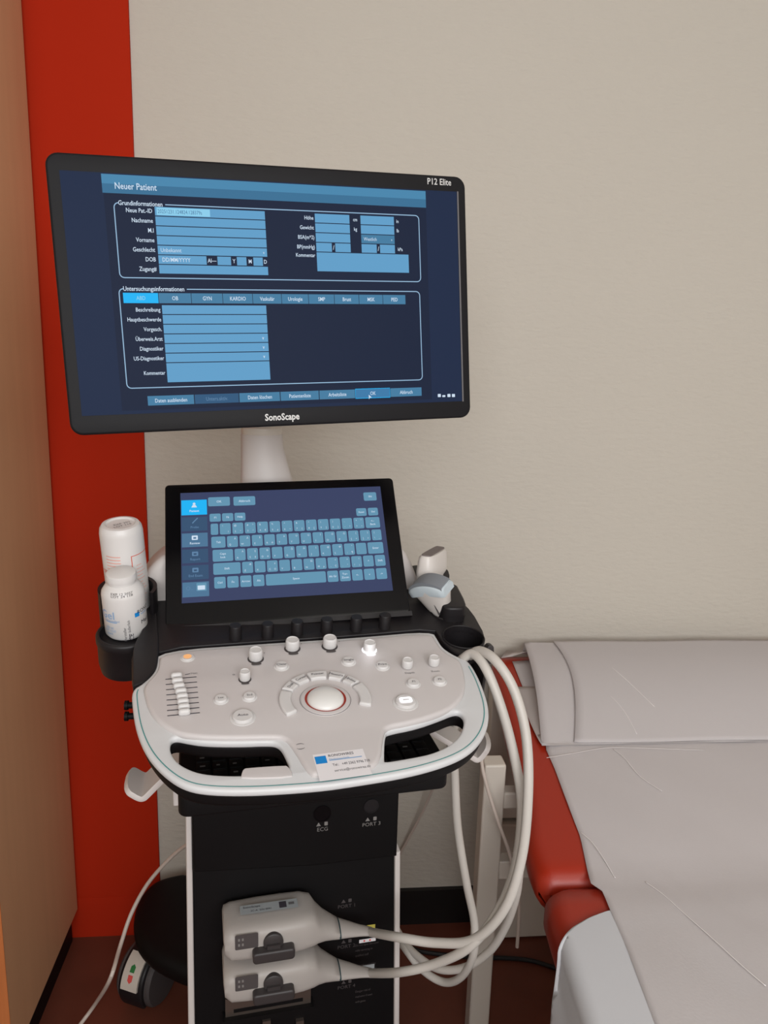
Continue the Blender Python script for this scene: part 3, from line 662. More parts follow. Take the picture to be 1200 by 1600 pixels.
# --- monitor arm
YA = 1.215
def ringpts(c, rx, ry, n=32): return [V(c)+PX*rx*cos(2*pi*j/n)+PYh*ry*sin(2*pi*j/n) for j in range(n)]
a0 = atY(411, 655, YA); a1 = atY(412, 690, YA); a2 = atY(420, 750, YA); k = (a1-CPOS).dot(FWD)/FPX
arm = MB(); prs = [(atY(409, 678, YA), 32), (atY(410, 700, YA), 33), (atY(413, 722, YA), 36), (atY(417, 750, YA), 40.5), (atY(421, 790, YA), 46), (atY(425, 860, YA), 50), (atY(425, 960, YA), 52)]
arm.loft([ringpts(p, r*k, r*k*.75) for p, r in prs], M_WHITE2); ar = arm.build('monitor_arm', UM)
arm = MB(); p = atY(409, 674, YA)
arm.loft([ringpts(p+V((0,0,z)), r*k, r*k*.75) for r, z in ((31, -.004), (31.5, 0), (31, .006), (26, .009), (10, .011))], M_FRAME)
pb = MON.p(.24, .10, -.075); arm.tube([p+V((0,0,.0)), p+V((0,0,.06)), V((pb.x, pb.y+.02, pb.z)), V(MON.p(.24, .11, -.058))], .022, M_WHITE2, 16); arm.build('arm_joint', ar)

# --- keyboard drawer, body and column
def fp(pts, w=0.0): return [FRT.px(x, y, w) for x, y in pts]
# drawer just under the panel frame
DR = PAN
dq = [PAN.px(298, 1175, -.055), PAN.px(601, 1140, -.055)]
DW = .10
f0 = Fr(FRT.o, PX, (0,0,1))
def fz(px, py, w): return FRT.px(px, py, w)
ua, ub = fz(301, 1245, .215)[0], fz(662, 1226, .215)[0]
zt = fz(480, 1212, .215)[1]; zlo = fz(662, 1237, .215)[1]
print('drawer', ua, ub, zt, zlo)
LV = Fr((FRT.o.x, FRT.o.y, 0), PX, PYh, (0,0,1))       # level frame, y axis to the rear
b = MB(); b.prism(LV, [rrect(-.155, -.215, .155, .10, .012)], zlo, zlo+.030, M_BLACK2, .003)
b.text('PUSH', f0, f0.px(503, 1245, .216)[0], f0.px(503, 1245, .216)[1], .2165, .008, M_INKW)
drawer = b.build('keyboard_drawer', UM)
b = MB()
for r_ in range(5):
    for c_ in range(15):
        u = -.135+c_*.0185; v = -.195+r_*.0185; b.prism(LV.at(u+.008, v+.008), [rrect(-.0078, -.0078, .0078, .0078, .0015, 2)], zlo+.029, zlo+.0335, M_BLACK2, .0006, 1)
        if random.random() < .35: b.quad(LV.at(u+.006, v+.008), -.002, -.0015, .0015+random.random()*.003, .0015, zlo+.0338, M_INKW)
b.build('keyboard', drawer)
# upper body with the ECG and PORT 3 sockets
UBW = .012
ub_l = fz(300.5, 1300, UBW)[0]; ub_r = fz(621.5, 1300, UBW)[0]; z1 = fz(460, 1225, UBW)[1]; zj = fz(500, 1352, UBW)[1]; zjr = fz(622, 1338, UBW)[1]; zjl = fz(302, 1364, UBW)[1]
b = MB(); b.prism(FRT, [[(ub_l, zjl), (fz(490,1354,UBW)[0], zj), (ub_r, zjr), (ub_r, zlo+.0), (ub_l, zlo+.0)]], -.27, UBW, M_BLACK2, .003)
for (x, y, r_, m_, s) in ((503.5, 1271, .0115, M_GLOSS, 'ECG'), (580, 1259, .010, M_BLACK, 'PORT 3')):
    u, v = fz(x, y, UBW)
    b.lathe(FRT.at(u, v, UBW), [(r_*1.12, 0), (r_*1.12, .0015), (r_, .0015), (r_*.98, .0008), (.0003, .0008)], m_, 28, False, False)
    b.text(s, FRT, *fz(x, y+24 if s == 'ECG' else y+28, UBW), UBW+.0008, .0085, M_INKW)
    uu, vv = fz(x, y+16 if s == 'ECG' else y+20, UBW)
    flat(b, FRT, [(uu-.009, vv-.003), (uu-.002, vv-.003), (uu-.0055, vv+.003)], UBW+.0008, M_INKW); flat(b, FRT, rrect(uu+.003, vv-.003, uu+.008, vv+.003, .001), UBW+.0008, M_INKW)
b.build('upper_body', UM)
# column
zf0 = fz(617, 1600, 0)[1]; cl_l = [fz(301, 1330, 0), fz(304, 1600, 0)]; cl_r = [fz(617.5, 1330, 0), fz(616.5, 1600, 0)]
def ext(a, c, z): t_ = (z-a[1])/(c[1]-a[1]); return (a[0]+(c[0]-a[0])*t_, z)
b = MB(); b.prism(FRT, [[ext(*cl_l, .16), ext(*cl_r, .16), ext(*cl_r, .80), ext(*cl_l, .80)]], -.27, 0, M_BLACK2, .003)
for (x, y, s) in ((541, 1415, 'PORT 1'), (541, 1478, 'PORT 2'), (541, 1541, 'PORT 4')):
    u, v = fz(x, y, 0); b.text(s, FRT, u, v, .0008, .0085, M_CHAR); flat(b, FRT, [(u-.008, v+.006), (u-.001, v+.006), (u-.0045, v+.012)], .0008, M_CHAR); flat(b, FRT, rrect(u+.003, v+.006, u+.008, v+.012, .001), .0008, M_CHAR)
u, v = fz(573, 1468, 0); b.quad(FRT, u-.012, v-.004, u+.014, v+.002, .0008, M_PAPERL)
for du in (-.004, .005): flat(b, FRT, [(u+du+.0016*cos(k*pi/4), v-.001+.0016*sin(k*pi/4)) for k in range(8)], .001, M_REDA)
u, v = fz(583, 1449, 0); b.quad(FRT, u-.010, v-.004, u+.003, v+.006, .0008, M_YEL)
u, v = fz(575, 1512, 0); b.quad(FRT, u-.010, v-.002, u+.010, v+.006, .0008, M_LABEL)
for i, s in enumerate(['Do not open the cover', 'refer servicing to', 'qualified staff', '', 'Grounding reliability', 'can only be achieved', 'when connected', '', '', 'Danger: risk of', 'explosion if used', 'with gases']):
    if s: b.text(s, FRT, *fz(555, 1477+i*8, 0), .0008, .0055, M_CHAR, 'L', sx=.72)
column = b.build('column', UM)
for nm, e0, e1, zt_ in (('L', [fz(290.5, 1330, .004), fz(294, 1600, .004)], [fz(300.5, 1330, .004), fz(304.5, 1600, .004)], .82), ('R', [fz(617, 1340, .004), fz(616, 1600, .004)], [fz(626, 1340, .004), fz(624.5, 1600, .004)], fz(622, 1332, .004)[1])):
    b = MB(); b.prism(FRT, [[ext(*e0, .17), ext(*e1, .17), ext(*e1, zt_), ext(*e0, zt_)]], -.27, .004, M_WHITE2, .003); b.build('side_panel', UM)
# probe port metal below the connectors
b = MB(); pu0, pv0 = fz(352, 1585, .0); pu1, pv1 = fz(484, 1530, .0)
b.box(FRT, pu0, pu1, pv0+.006, pv1, 0, .012, M_METAL); b.box(FRT, pu0+.012, pu1-.012, pv0+.012, pv0+.018, .012, .0125, M_BLACK2)
for x in (354, 410, 462): u, v = fz(x, 1590, 0); b.box(FRT, u, u+.012, v-.06, v-.002, 0, .006, M_METAL); b.lathe(FRT.at(u+.006, v-.012, .006), [(.003, 0), (.003, .0015), (.0003, .0016)], M_BLACK2, 12)
b.box(FRT, pu0-.004, pu1+.004, pv0-.001, pv0+.0065, 0, .02, M_BLACK2); b.build('probe_port', UM)

# --- cable hooks at both sides
def hook(path, tip, wdir, wd, name='cable_hook'):
    b = MB(); pts = [V(p) for p in path]
    pts2 = spline(pts, 6); rings = []
    for i, p in enumerate(pts2):
        t_ = (pts2[min(i+1, len(pts2)-1)]-pts2[max(i-1, 0)]).normalized(); nn = t_.cross(wdir).normalized(); f_ = i/(len(pts2)-1)
        h = wd/2
        if f_ > .86: h = wd/2*sqrt(max(0.03, 1-((f_-.86)/.14)**2*.9))
        th = .0035
        prof = [(-h, -th), (h, -th), (h+.0015, 0), (h, th), (-h, th), (-h-.0015, 0)]
        rings.append([p+wdir*x+nn*y for x, y in prof])
    b.loft(rings, M_WHITE2); return b.build(name, UM, ang=50)
Yh = .90
wdl = V((.12, -1, 0)).normalized()
hook([atY(x, y, Yh) for x, y in ((320,1150), (283,1176), (250,1207), (232,1225), (226,1229), (219,1228), (208,1222), (198,1216))], None, wdl, .056)
Yr = .94
hook([atY(x, y, Yr) for x, y in ((640,1110), (680,1136), (715,1157), (735,1170), (741,1173), (747,1170), (755,1160), (761,1150))], None, V((-.05, -1, 0)).normalized(), .050)
b = MB(); p = atY(287, 1239, .93); b.box(Fr(p, PX, PYh, (0,0,1)), -.013, .012, -.02, .03, -.006, .03, M_WHITE2); b.build('hook_bracket', UM, bevel=.002)
# small black pegs on the left flank
for y in (1102, 1119): b = MB(); p = atY(203, y, .90); b.lathe(Fr(p, (0,1,0), (0,0,1), (1,0,0)), [(.006, -.006), (.006, -.002), (.004, -.002), (.004, .02)], M_BLACK2, 14); b.build('side_peg', UM)

# --- base and castors
BS = [atZ(x, y, .20) for x, y in [(300,1360),(262,1367),(238,1376),(219,1395),(209,1420),(208,1448),(216,1472),(240,1495),(275,1512),(305,1522)]]
bs = [(p.x, p.y) for p in BS] + [(-.15, 1.25), (-.16, .95), (-.30, .72), (-.27, .66), (-.20, .66), (-.10, .85), (.10, .88), (.24, .70), (.30, .70), (.33, .76), (.20, 1.0), (.13, 1.30), (.12, 1.42), (.05, 1.47), (-.08, 1.52)]
b = MB(); b.prism(WORLD, [chaikin(bs, 2)], 0.150, .205, M_BLACK2, .024, 5); b.build('base', UM, ang=60)
def castor(c, ang_):
    ax = V((cos(ang_), sin(ang_), 0)); td = V((-ax.y, ax.x, 0))      # td points away from the camera
    f = Fr(c, td, (0,0,1), -ax) if False else Fr(c, td, (0,0,1), ax)
    r = .060; b = MB()
    prof = [(r*1.12*cos(radians(a)), r*1.12*sin(radians(a))) for a in range(-25, 216, 10)]
    b.prism(f, [prof], -.030, .030, M_BLACK, .006); b.lathe(Fr(V(c)+V((0,0,r*.9)), ax, td, (0,0,1)), [(.012, 0), (.012, .035)], M_METAL, 16); hous = b.build('castor', UM)
    for s in (-1, 1):
        g = Fr(V(c)+ax*s*.030, td, (0,0,1), ax*s)
        b = MB(); b.lathe(g, [(r*.98, -.018), (r, -.012), (r, .006), (r*.93, .011), (r*.5, .013), (.0005, .013)], M_WHEEL, 36); b.build('wheel', hous)
    b = MB(); R_ = r*1.20; hw = .020; rings = []
    for i in range(11):
        a = radians(108+62*i/10); rings.append([f.p(R_*cos(a), R_*sin(a), -hw), f.p(R_*cos(a), R_*sin(a), hw), f.p(R_*.90*cos(a), R_*.90*sin(a), hw), f.p(R_*.90*cos(a), R_*.90*sin(a), -hw)])
    b.loft(rings, M_FRAME, smooth=False)
    def arcp(x, a): return f.p((R_+.0006)*cos(radians(a)), (R_+.0006)*sin(radians(a)), x)
    for a, s, m_ in ((134, -1, M_GREEN), (152, 1, M_REDA)):
        hh = 7; b.add([arcp(-.0055, a+s*-hh), arcp(.0055, a+s*-hh), arcp(.0055, a+s*2), arcp(0, a+s*6), arcp(-.0055, a+s*2)], [(0,1,2,3,4)], m_, False)
    pd = b.build('brake_pedal', hous); pd['label'] = 'white brake pedal with green and red arrows'
    return hous
castor((-.349, 1.485, .0605), radians(-24)); castor((.05, 1.40, .0605), radians(-8)); castor((-.25, .72, .0605), radians(-15)); castor((.28, .76, .0605), radians(-10))

# ================================================================== gel bottles
def bottle(name, label, top, bot_pt, rad, upright, prints):
    ax = (V(top)-V(bot_pt)); Hh = ax.length; zax = ax.normalized(); xax = (PX - zax*PX.dot(zax)).normalized()
    f = Fr(bot_pt, xax, zax.cross(xax), zax)
    t_ = thing(name, label, 'bottle', bot_pt)
    b = MB()
    if upright:
        body = [(rad*.90, 0), (rad, .004), (rad, Hh*.66), (rad*.97, Hh*.72), (rad*.80, Hh*.80), (rad*.66, Hh*.835), (rad*.64, Hh*.90)]
        b.lathe(f, body, M_BOTTLE, 56)
    else:
        body = [(rad*.45, 0), (rad*.55, .01), (rad*.85, .02), (rad*.97, .03), (rad, .04), (rad, Hh-.012), (rad*.96, Hh-.005), (rad*.86, Hh-.0008), (rad*.7, Hh), (rad*.62, Hh-.002), (.0003, Hh-.003)]
        b.lathe(f, body, M_BOTTLE, 56)
    def cyl(a, z, off=.0004):
        an = -pi/2 + a/rad; return f.p((rad+off)*cos(an), (rad+off)*sin(an), z)
    prints(b, cyl, f, Hh, rad)
    b.build('bottle_body', t_)
    b = MB()
    if upright: b.lathe(f, [(rad*.66, Hh*.885), (rad*.71, Hh*.89), (rad*.71, Hh-.004), (rad*.68, Hh-.0012), (rad*.60, Hh), (.0004, Hh)], M_BOTTLE, 48)
    else: b.lathe(f, [(rad*.4, -.03), (rad*.5, -.028), (rad*.52, .004), (rad*.3, .004)], M_BOTTLE, 40)
    b.build('cap', t_); return t_
def cyl_rect(b, cyl, a0, a1, z0, z1, m):
    n = 6; vs = []
    for i in range(n+1):
        a = a0+(a1-a0)*i/n; vs += [cyl(a, z0), cyl(a, z1)]
    b.add(vs, [(2*i, 2*i+2, 2*i+3, 2*i+1) for i in range(n)], m, False)
def cyl_text(b, cyl, s, a, z, size, m, rot=0.0, ax='C'):
    c_, s_ = cos(rot), sin(rot); b.text(s, WORLD, 0, 0, 0, size, m, ax, fn=lambda x, y: cyl(a+x*c_-y*s_, z+x*s_+y*c_, .0006))
def pr_front(b, cyl, f, H_, r):
    cyl_rect(b, cyl, .0150, .0215, H_*.365, H_*.435, M_BLUE)
    cyl_text(b, cyl, 'RONO', .0295, H_*.44, .0075, M_INKD); cyl_text(b, cyl, 'wires', .0295, H_*.39, .0055, M_BLUE2)
    cyl_rect(b, cyl, -.0255, -.0085, H_*.305, H_*.318, M_BLUE2); cyl_text(b, cyl, 'Gel', -.022, H_*.43, .016, M_BLUE2); cyl_text(b, cyl, 'Ultraschallgel', -.0160, H_*.34, .0042, M_BLUE2)
    for i, s in enumerate(('250 ml', 'LOT 1225', 'steril')): cyl_text(b, cyl, s, -.020, H_*(.22-.05*i), .0045, M_BLUE2)
    cyl_text(b, cyl, 'Hersteller', .0005, H_*.12, .005, M_INK, pi/2); cyl_text(b, cyl, 'Nur äußerlich', .0060, H_*.19, .005, M_INK, pi/2); cyl_text(b, cyl, 'CE', .0080, H_*.06, .008, M_INKD, pi/2); cyl_text(b, cyl, 'Med', .030, H_*.25, .008, M_INKD)
    for i, s in enumerate(('EXP 12 2027', 'LOT 24 118')): b.text(s, WORLD, 0, 0, 0, .0058, M_INK, fn=lambda x, y, i=i: f.p(rad_at(H_*(.735+.03*(1-i)), H_, r)*sin((x+.001)/r), -rad_at(H_*(.735+.03*(1-i)), H_, r)*cos((x+.001)/r), H_*(.735+.03*(1-i))+y*.8+.0008))
def rad_at(z, H_, r):
    pts = [(0, r), (.66, r), (.72, r*.97), (.80, r*.80), (.86, r*.64)]; t_ = z/H_
    for (a, ra), (c, rc) in zip(pts, pts[1:]):
        if a <= t_ <= c: return ra+(rc-ra)*(t_-a)/(c-a)+.0012
    return r
def pr_rear(b, cyl, f, H_, r):
    z0 = H_-.060
    for i in range(5): cyl_rect(b, cyl, -.022, -.0015, z0+.022-.0045*i, z0+.0232-.0045*i, M_OREDL)
    cyl_text(b, cyl, 'SONOGEL', -.0125, z0-.002, .0085, M_ORED, pi); cyl_rect(b, cyl, -.0180, -.0005, z0-.0120, z0-.0085, M_ORED); cyl_rect(b, cyl, -.0180, -.0005, z0-.0155, z0-.0145, M_OREDL)
    for i in range(5): cyl_rect(b, cyl, -.020, -.0030, z0-.020-.0045*i, z0-.0190-.0045*i, M_OREDL)
    cyl_text(b, cyl, 'Ultraschall-Kontaktgel', .0050, z0-.012, .0046, M_ORED, -pi/2)
    cyl_rect(b, cyl, .0118, .0128, z0-.06, z0+.022, M_ORED); cyl_rect(b, cyl, .0118, .0420, z0+.021, z0+.022, M_ORED)
    for i in range(12): cyl_rect(b, cyl, .0180, .026+.008*((i*7) % 5)/5, z0+.006-.0052*i, z0+.0068-.0052*i, M_OREDL)
    for i, s in enumerate(('EXP 2027', 'LOT 118')): b.text(s, f, .001, .004-.008*i, H_-.0015+.0006, .007, M_INK, rot=radians(25)) if False else b.text(s, f, .003, .004-.008*i, H_-.0022, .0065, M_INK, rot=radians(25))
def solve_top(B, axis, ytarget):
    h = .1
    for _ in range(30):
        y0 = proj(B+axis*h)[1]; y1 = proj(B+axis*(h+.001))[1]; h += (ytarget-y0)/((y1-y0)/.001)
    return B+axis*h
Bf = PAN.p(*PAN.px(198.5, 985, -.010), -.010); axf = (PAN.z-PX*.035).normalized()
Pt = solve_top(Bf, axf, 893); print('bottle', (Pt-Bf).length, proj(Pt), proj(Bf))
bottle('gel_bottle', 'short white gel bottle with blue square label, front one in the black holder', Pt, Bf, .0272, True, pr_front)
Br = PAN.p(bot_c[0]+.002, bot_c[1]+.066, -.045); axr = (PAN.z-PX*.045).normalized()
Qt = solve_top(Br, axr, 817); print('bottle', (Qt-Br).length, proj(Qt))
bottle('gel_bottle', 'tall white gel bottle with orange-red print, upside down behind the short bottle', Qt, Br, .0280, False, pr_rear)

# ================================================================== probes, their cables and connectors
def ell(c, X_, Y_, rx, ry, n=28, p=2.0):
    out = []
    for j in range(n):
        a = 2*pi*j/n; cx, sx_ = cos(a), sin(a)
        out.append(V(c)+X_*rx*math.copysign(abs(cx)**(2/p), cx)+Y_*ry*math.copysign(abs(sx_)**(2/p), sx_))
    return out
def connector(t_, dz, cable_pts):
    # body lofted along the machine's x axis
    f = FRT
    W_ = .045
    secs = []
    # (px, top py, bottom py, half depth, power)
    spec = [(348,1424,1470,.030,2.2),(350,1416,1490,.036,3.2),(360,1412,1497,.038,4.0),(400,1405,1493,.038,4.4),(440,1399,1487,.038,4.4),(470,1395,1480,.037,4.2),(486,1396,1476,.034,3.6),(494,1407,1473,.030,3.0),(505,1417,1471,.025,2.5),(518,1425,1470,.021,2.2),(528,1431,1469,.019,2.0)]
    for px, yt, yb__, hd, pw in spec:
        # top silhouette is the rear upper edge, bottom silhouette the front lower edge
        ct = f.px(px, yt+dz, W_-hd*.6); cb = f.px(px, yb__+dz, W_+hd*.6)
        zc_ = (ct[1]+cb[1])/2; hz = (ct[1]-cb[1])/2
        secs.append(ell(f.p((ct[0]+cb[0])/2, zc_, W_), f.z, f.y, hd, hz*1.02, 36, pw))
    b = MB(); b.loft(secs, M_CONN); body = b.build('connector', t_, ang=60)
    s0, s1 = (528,1431,1469,.019), (584,1449,1464,.0075)
    def sec(px, yt, yb__, hd, sc=1.0):
        ct = f.px(px, yt+dz, W_-hd*.6); cb = f.px(px, yb__+dz, W_+hd*.6); return ell(f.p((ct[0]+cb[0])/2, (ct[1]+cb[1])/2, W_), f.z, f.y, hd*sc, (ct[1]-cb[1])/2*sc, 28, 2.0)
    b = MB(); b.loft([sec(527,1431,1469,.019,1.01), sec(530,1431.5,1469,.0187,1.01)], M_RING); b.build('seal_ring', body)
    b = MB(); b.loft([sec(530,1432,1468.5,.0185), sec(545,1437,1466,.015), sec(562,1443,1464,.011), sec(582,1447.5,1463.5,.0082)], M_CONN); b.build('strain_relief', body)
    # front face details
    wf = W_+.0375
    b = MB(); u, v = f.px(386, 1470+dz, wf)
    flat(b, f, rrect(u-.016, v-.0115, u+.015, v+.0115, .002), wf+.0012, M_CHAR)
    for i in range(2):
        for j in range(2): b.quad(f, u-.012+.005*i, v-.006+.008*j, u-.0095+.005*i, v-.002+.008*j, wf+.0016, M_INKW)
    u, v = f.px(427, 1470+dz, wf); fk = f.at(u, v, 0)
    b.lathe(fk, [(.0135, wf-.012), (.0135, wf+.004), (.012, wf+.005), (.0003, wf+.005)], M_LEVER, 32)
    b.box(f.at(u, v), -.009, .009, -.022, 0, wf, wf+.009, M_LEVER)
    g = f.at(u, v, 0)
    b.prism(g, [rrect(-.0285, -.0225, .0285, -.0055, .005)], wf-.002, wf+.014, M_LEVER, .003)
    b.build('locking_lever', body, ang=50)
    if dz == 0:
        # label on the sloping top face
        tf = Fr(f.p(0, 0, 0), f.x, V((0,0,1))*.35-f.z*1.0, None)
        zt_ = f.px(420, 1416, W_)[1]; TF = Fr(f.p(f.px(420,1416,W_)[0], zt_+.0035, W_+.0), f.x, -f.z)
        b = MB(); b.quad(TF, -.040, -.014, .040, .004, 0.0, M_LABEL); b.text('SonoScape', TF, -.036, -.001, .0004, .0055, M_INKD, 'L'); b.text('3C-A  S/N 0041', TF, -.026, -.009, .0004, .0045, M_INKD, 'L'); b.quad(TF, .014, -.011, .024, .001, .0004, M_INKD); b.quad(TF, .027, -.007, .035, -.002, .0004, M_INK); b.build('rating_label', body)
    st_ = f.px(582, 1455.5+dz, W_)
    return f.p(st_[0], st_[1], W_)

# convex probe
def probe_axes(pt_px_top, y_top, pt_px_bot, y_bot): return atY(*pt_px_top, y_top), atY(*pt_px_bot, y_bot)
CP = thing('ultrasound_probe', 'convex ultrasound probe with broad curved grey lens, in front in the holder, lower connector', 'ultrasound probe', PAN.p(*phole_c))
LP = thing('ultrasound_probe', 'flat ultrasound probe with narrow dark lens, at the rear of the holder, upper connector', 'ultrasound probe', PAN.p(phole_c[0], phole_c[1]+.05))
cy = PAN.p(*phole_c).y
pb_ = atY(693, 960, cy); ptp = atY(676, 925, cy-.005)
ax = (ptp-pb_).normalized(); wdv = V((cos(radians(-38)), sin(radians(-38)), -.12)); wdv = (wdv-ax*wdv.dot(ax)).normalized(); thv = ax.cross(wdv).normalized()
b = MB(); secs = []
Lh = (ptp-pb_).length
print('probe len', Lh, cy)
for s, rx, ry in ((-.085, .0105, .010), (-.05, .0125, .0115), (-.01, .0150, .0130), (.012, .0160, .0132), (Lh-.024, .0190, .0140), (Lh-.010, .0255, .0150), (Lh+.000, .0305, .0158), (Lh+.010, .0325, .0155)):
    secs.append(ell(pb_+ax*s, wdv, thv, rx, ry, 32, 2.4))
b.loft(secs, M_PROBEW); pbod = b.build('probe_body', CP)
# head: arc in the w direction
def arc_head(c, half, sag, th, z0, m, hgt, name, parent, n=14):
    """a slab whose top and bottom follow the same curve"""
    b = MB(); rings = []
    for i in range(n+1):
        x = -half+2*half*i/n; cz = sag*(1-(x/half)**2); e = sqrt(max(0.02, 1-(abs(x)/half)**6)); t_ = th*(0.80+.20*e)
        c_ = c+wdv*x+ax*(cz)
        zl = c+wdv*x*.96+ax*(z0 + (cz*.35))
        rings.append([c_+thv*t_*.78, c_-thv*t_*.78, c_-thv*t_+ax*-.004, zl-thv*t_, zl+thv*t_, c_+thv*t_+ax*-.004])
    b.loft(rings, m); return b.build(name, parent, ang=50)
ctop = pb_+ax*(Lh+.006)
arc_head(ctop+ax*.006, .0325, .009, .0155, -.012, M_SEAM, 0, 'head_shell', pbod)
b = MB(); rings = []
for i in range(15):
    x = -.030+.060*i/14; cz = .010*(1-(x/.030)**2); c_ = ctop+ax*.0065+wdv*x+ax*cz
    rings.append([c_+thv*.0120+ax*.0025, c_-thv*.0120+ax*.0025, c_-thv*.0135-ax*.004, c_+thv*.0135-ax*.004])
b.loft(rings, M_LENS); l_ = b.build('acoustic_lens', pbod); l_['label'] = 'grey rubber lens'
b = MB(); m0 = pb_+ax*.01+thv*-.0135+wdv*.006; b.tube([m0, m0+ax*.012, m0+ax*.022], .0012, M_CHAR, 8, 2); b.build('grip_mark', pbod)

# linear probe
ly = cy+.055
lb = atY(672, 925, ly); lt_ = atY(677, 862, ly)
ax2 = (lt_-lb).normalized(); wd2 = V((.031, .054, .0)).normalized(); wd2 = (wd2-ax2*wd2.dot(ax2)).normalized(); th2 = ax2.cross(wd2).normalized(); Ll = (lt_-lb).length
print('lin len', Ll)
b = MB(); secs = []
for s, rx, ry, c_ in ((-.10, .010, .010, 0), (-.05, .014, .012, 0), (-.01, .017, .013, 0), (Ll*.15, .022, .015, 0), (Ll*.32, .033, .0165, 0), (Ll*.6, .0385, .0165, 0), (Ll*.93, .0370, .0140, 0), (Ll, .0345, .0105, 0)):
    secs.append(ell(lb+ax2*s, wd2, th2, rx, ry, 36, 3.0))
b.loft(secs, M_PROBEW); pb2 = b.build('probe_body', LP)
b = MB(); b.loft([ell(lb+ax2*(Ll-.001), wd2, th2, .0325, .0078, 28, 7), ell(lb+ax2*(Ll+.0015), wd2, th2, .0320, .0074, 28, 7)], M_LENSD); l_ = b.build('acoustic_lens', pb2); l_['label'] = 'narrow dark grey lens'

# connectors and cables
cu = connector(LP, 0, None); clo = connector(CP, 64.5, None)
CR = .0062
def cable(t_, pts, nm='cable'):
    b = MB(); b.tube(pts, CR, M_CABLE, 14, 8); return b.build(nm, t_)
cupp = PAN.p(*cup_c)
A1 = [cu+PX*-.004, atY(620,1464,.90), atY(680,1473,.87), atY(740,1468,.84), atY(788,1420,.82), atY(815,1340,.82), atY(825,1240,.83), atY(822,1150,.85), atY(803,1078,.87), atY(775,1033,.89), atY(750,1017,.92), atY(733,1020,.94)+V((0,0,-.005)), cupp+V((.0,.0,-.035)), cupp+V((-.008,.008,-.065))]
cable(LP, A1)
B1 = [clo+PX*-.004, atY(625,1519,.90), atY(680,1506,.87), atY(735,1478,.84), atY(780,1420,.835), atY(806,1350,.845), atY(815,1260,.85), atY(803,1180,.86), atY(783,1105,.875), atY(760,1046,.895), atY(740,1022,.92), atY(724,1020,.935)+V((0,0,-.008)), cupp+V((-.012,-.008,-.04)), cupp+V((-.01,.0,-.066))]
cable(CP, B1)
# strands that leave the holder downwards, loop low and return behind the column
pe = pb_-ax*.08
A2 = [pe, pe-ax*.03, atY(706,1150,1.02), atY(710,1200,1.02), atY(715,1290,1.01), atY(729,1380,1.0), atY(741,1440,1.0), atY(740,1490,1.0), atY(722,1525,1.02), atY(695,1535,1.05), atY(662,1517,1.08), atY(635,1485,1.12), atY(612,1450,1.2)]
cable(CP, A2, 'cable_loop')
le = lb-ax2*.10
B2 = [le, le-ax2*.04, le-ax2*.10+V((.06,-.02,-.02)), atY(770,1200,1.0)+V((0,.06,0)), atY(800,1300,.96), atY(812,1380,.93), atY(795,1440,.93), atY(765,1487,.97), atY(725,1512,1.0), atY(685,1514,1.03), atY(650,1492,1.1), atY(628,1470,1.15), atY(610,1440,1.22)]
B2 = [le, le-ax2*.05, V((.10, 1.20, .80)), V((.08, 1.25, .66))]
cable(LP, B2, 'cable_tail')
B3 = [atY(812,1355,.905), atY(806,1400,.93), atY(790,1447,.96), atY(764,1487,.99), atY(725,1512,1.02), atY(685,1514,1.05), atY(650,1492,1.1), atY(628,1466,1.15), atY(608,1430,1.22)]
B3 = [atY(819,1310,.86)]+B3
cable(LP, B3, 'cable_loop')

# ================================================================== loose cords
def cord(name, pts, r, m, label):
    b = MB(); b.tube(pts, r, m, 10, 8); return tag(b.build(name), label, 'cable')
cord('power_cord', [atY(345,1290,1.255), atY(292,1320,1.34), atY(262,1345,1.36), atY(230,1382,1.36), atY(205,1428,1.34), atY(188,1478,1.30), atY(172,1530,1.24), atZ(150,1567,.10), atZ(126,1600,.05), atZ(95,1640,.006), atZ(60,1700,.006)], .0038, M_CORD, 'thin off-white cord running from the machine to the floor beside the castor')
cord('wall_cord', [atY(722,1140,1.668), atY(690,1200,1.60), atY(664,1262,1.63), atY(636,1315,1.65), atY(610,1360,1.66), atY(590,1400,1.66)], .003, M_CORD, 'faint thin white cord running down the wall to the right of the black column')
cord('couch_cord', [atY(754,1150,1.296), atY(752,1180,1.29), atY(757,1215,1.27), atY(775,1275,1.255), atY(795,1330,1.25), atY(806,1375,1.24), atY(811,1420,1.24), atY(808,1480,1.24)], .0034, M_CORD, 'thin white cord hanging in front of the white couch leg')
cord('floor_cord', [atZ(560,1440,.006), atZ(640,1480,.006), atZ(680,1490,.006), atZ(745,1496,.006), atZ(790,1497,.006), atZ(830,1501,.006), atZ(870,1513,.006), atZ(930,1530,.006)], .005, M_BCORD, 'black cord lying on the red floor under the couch')

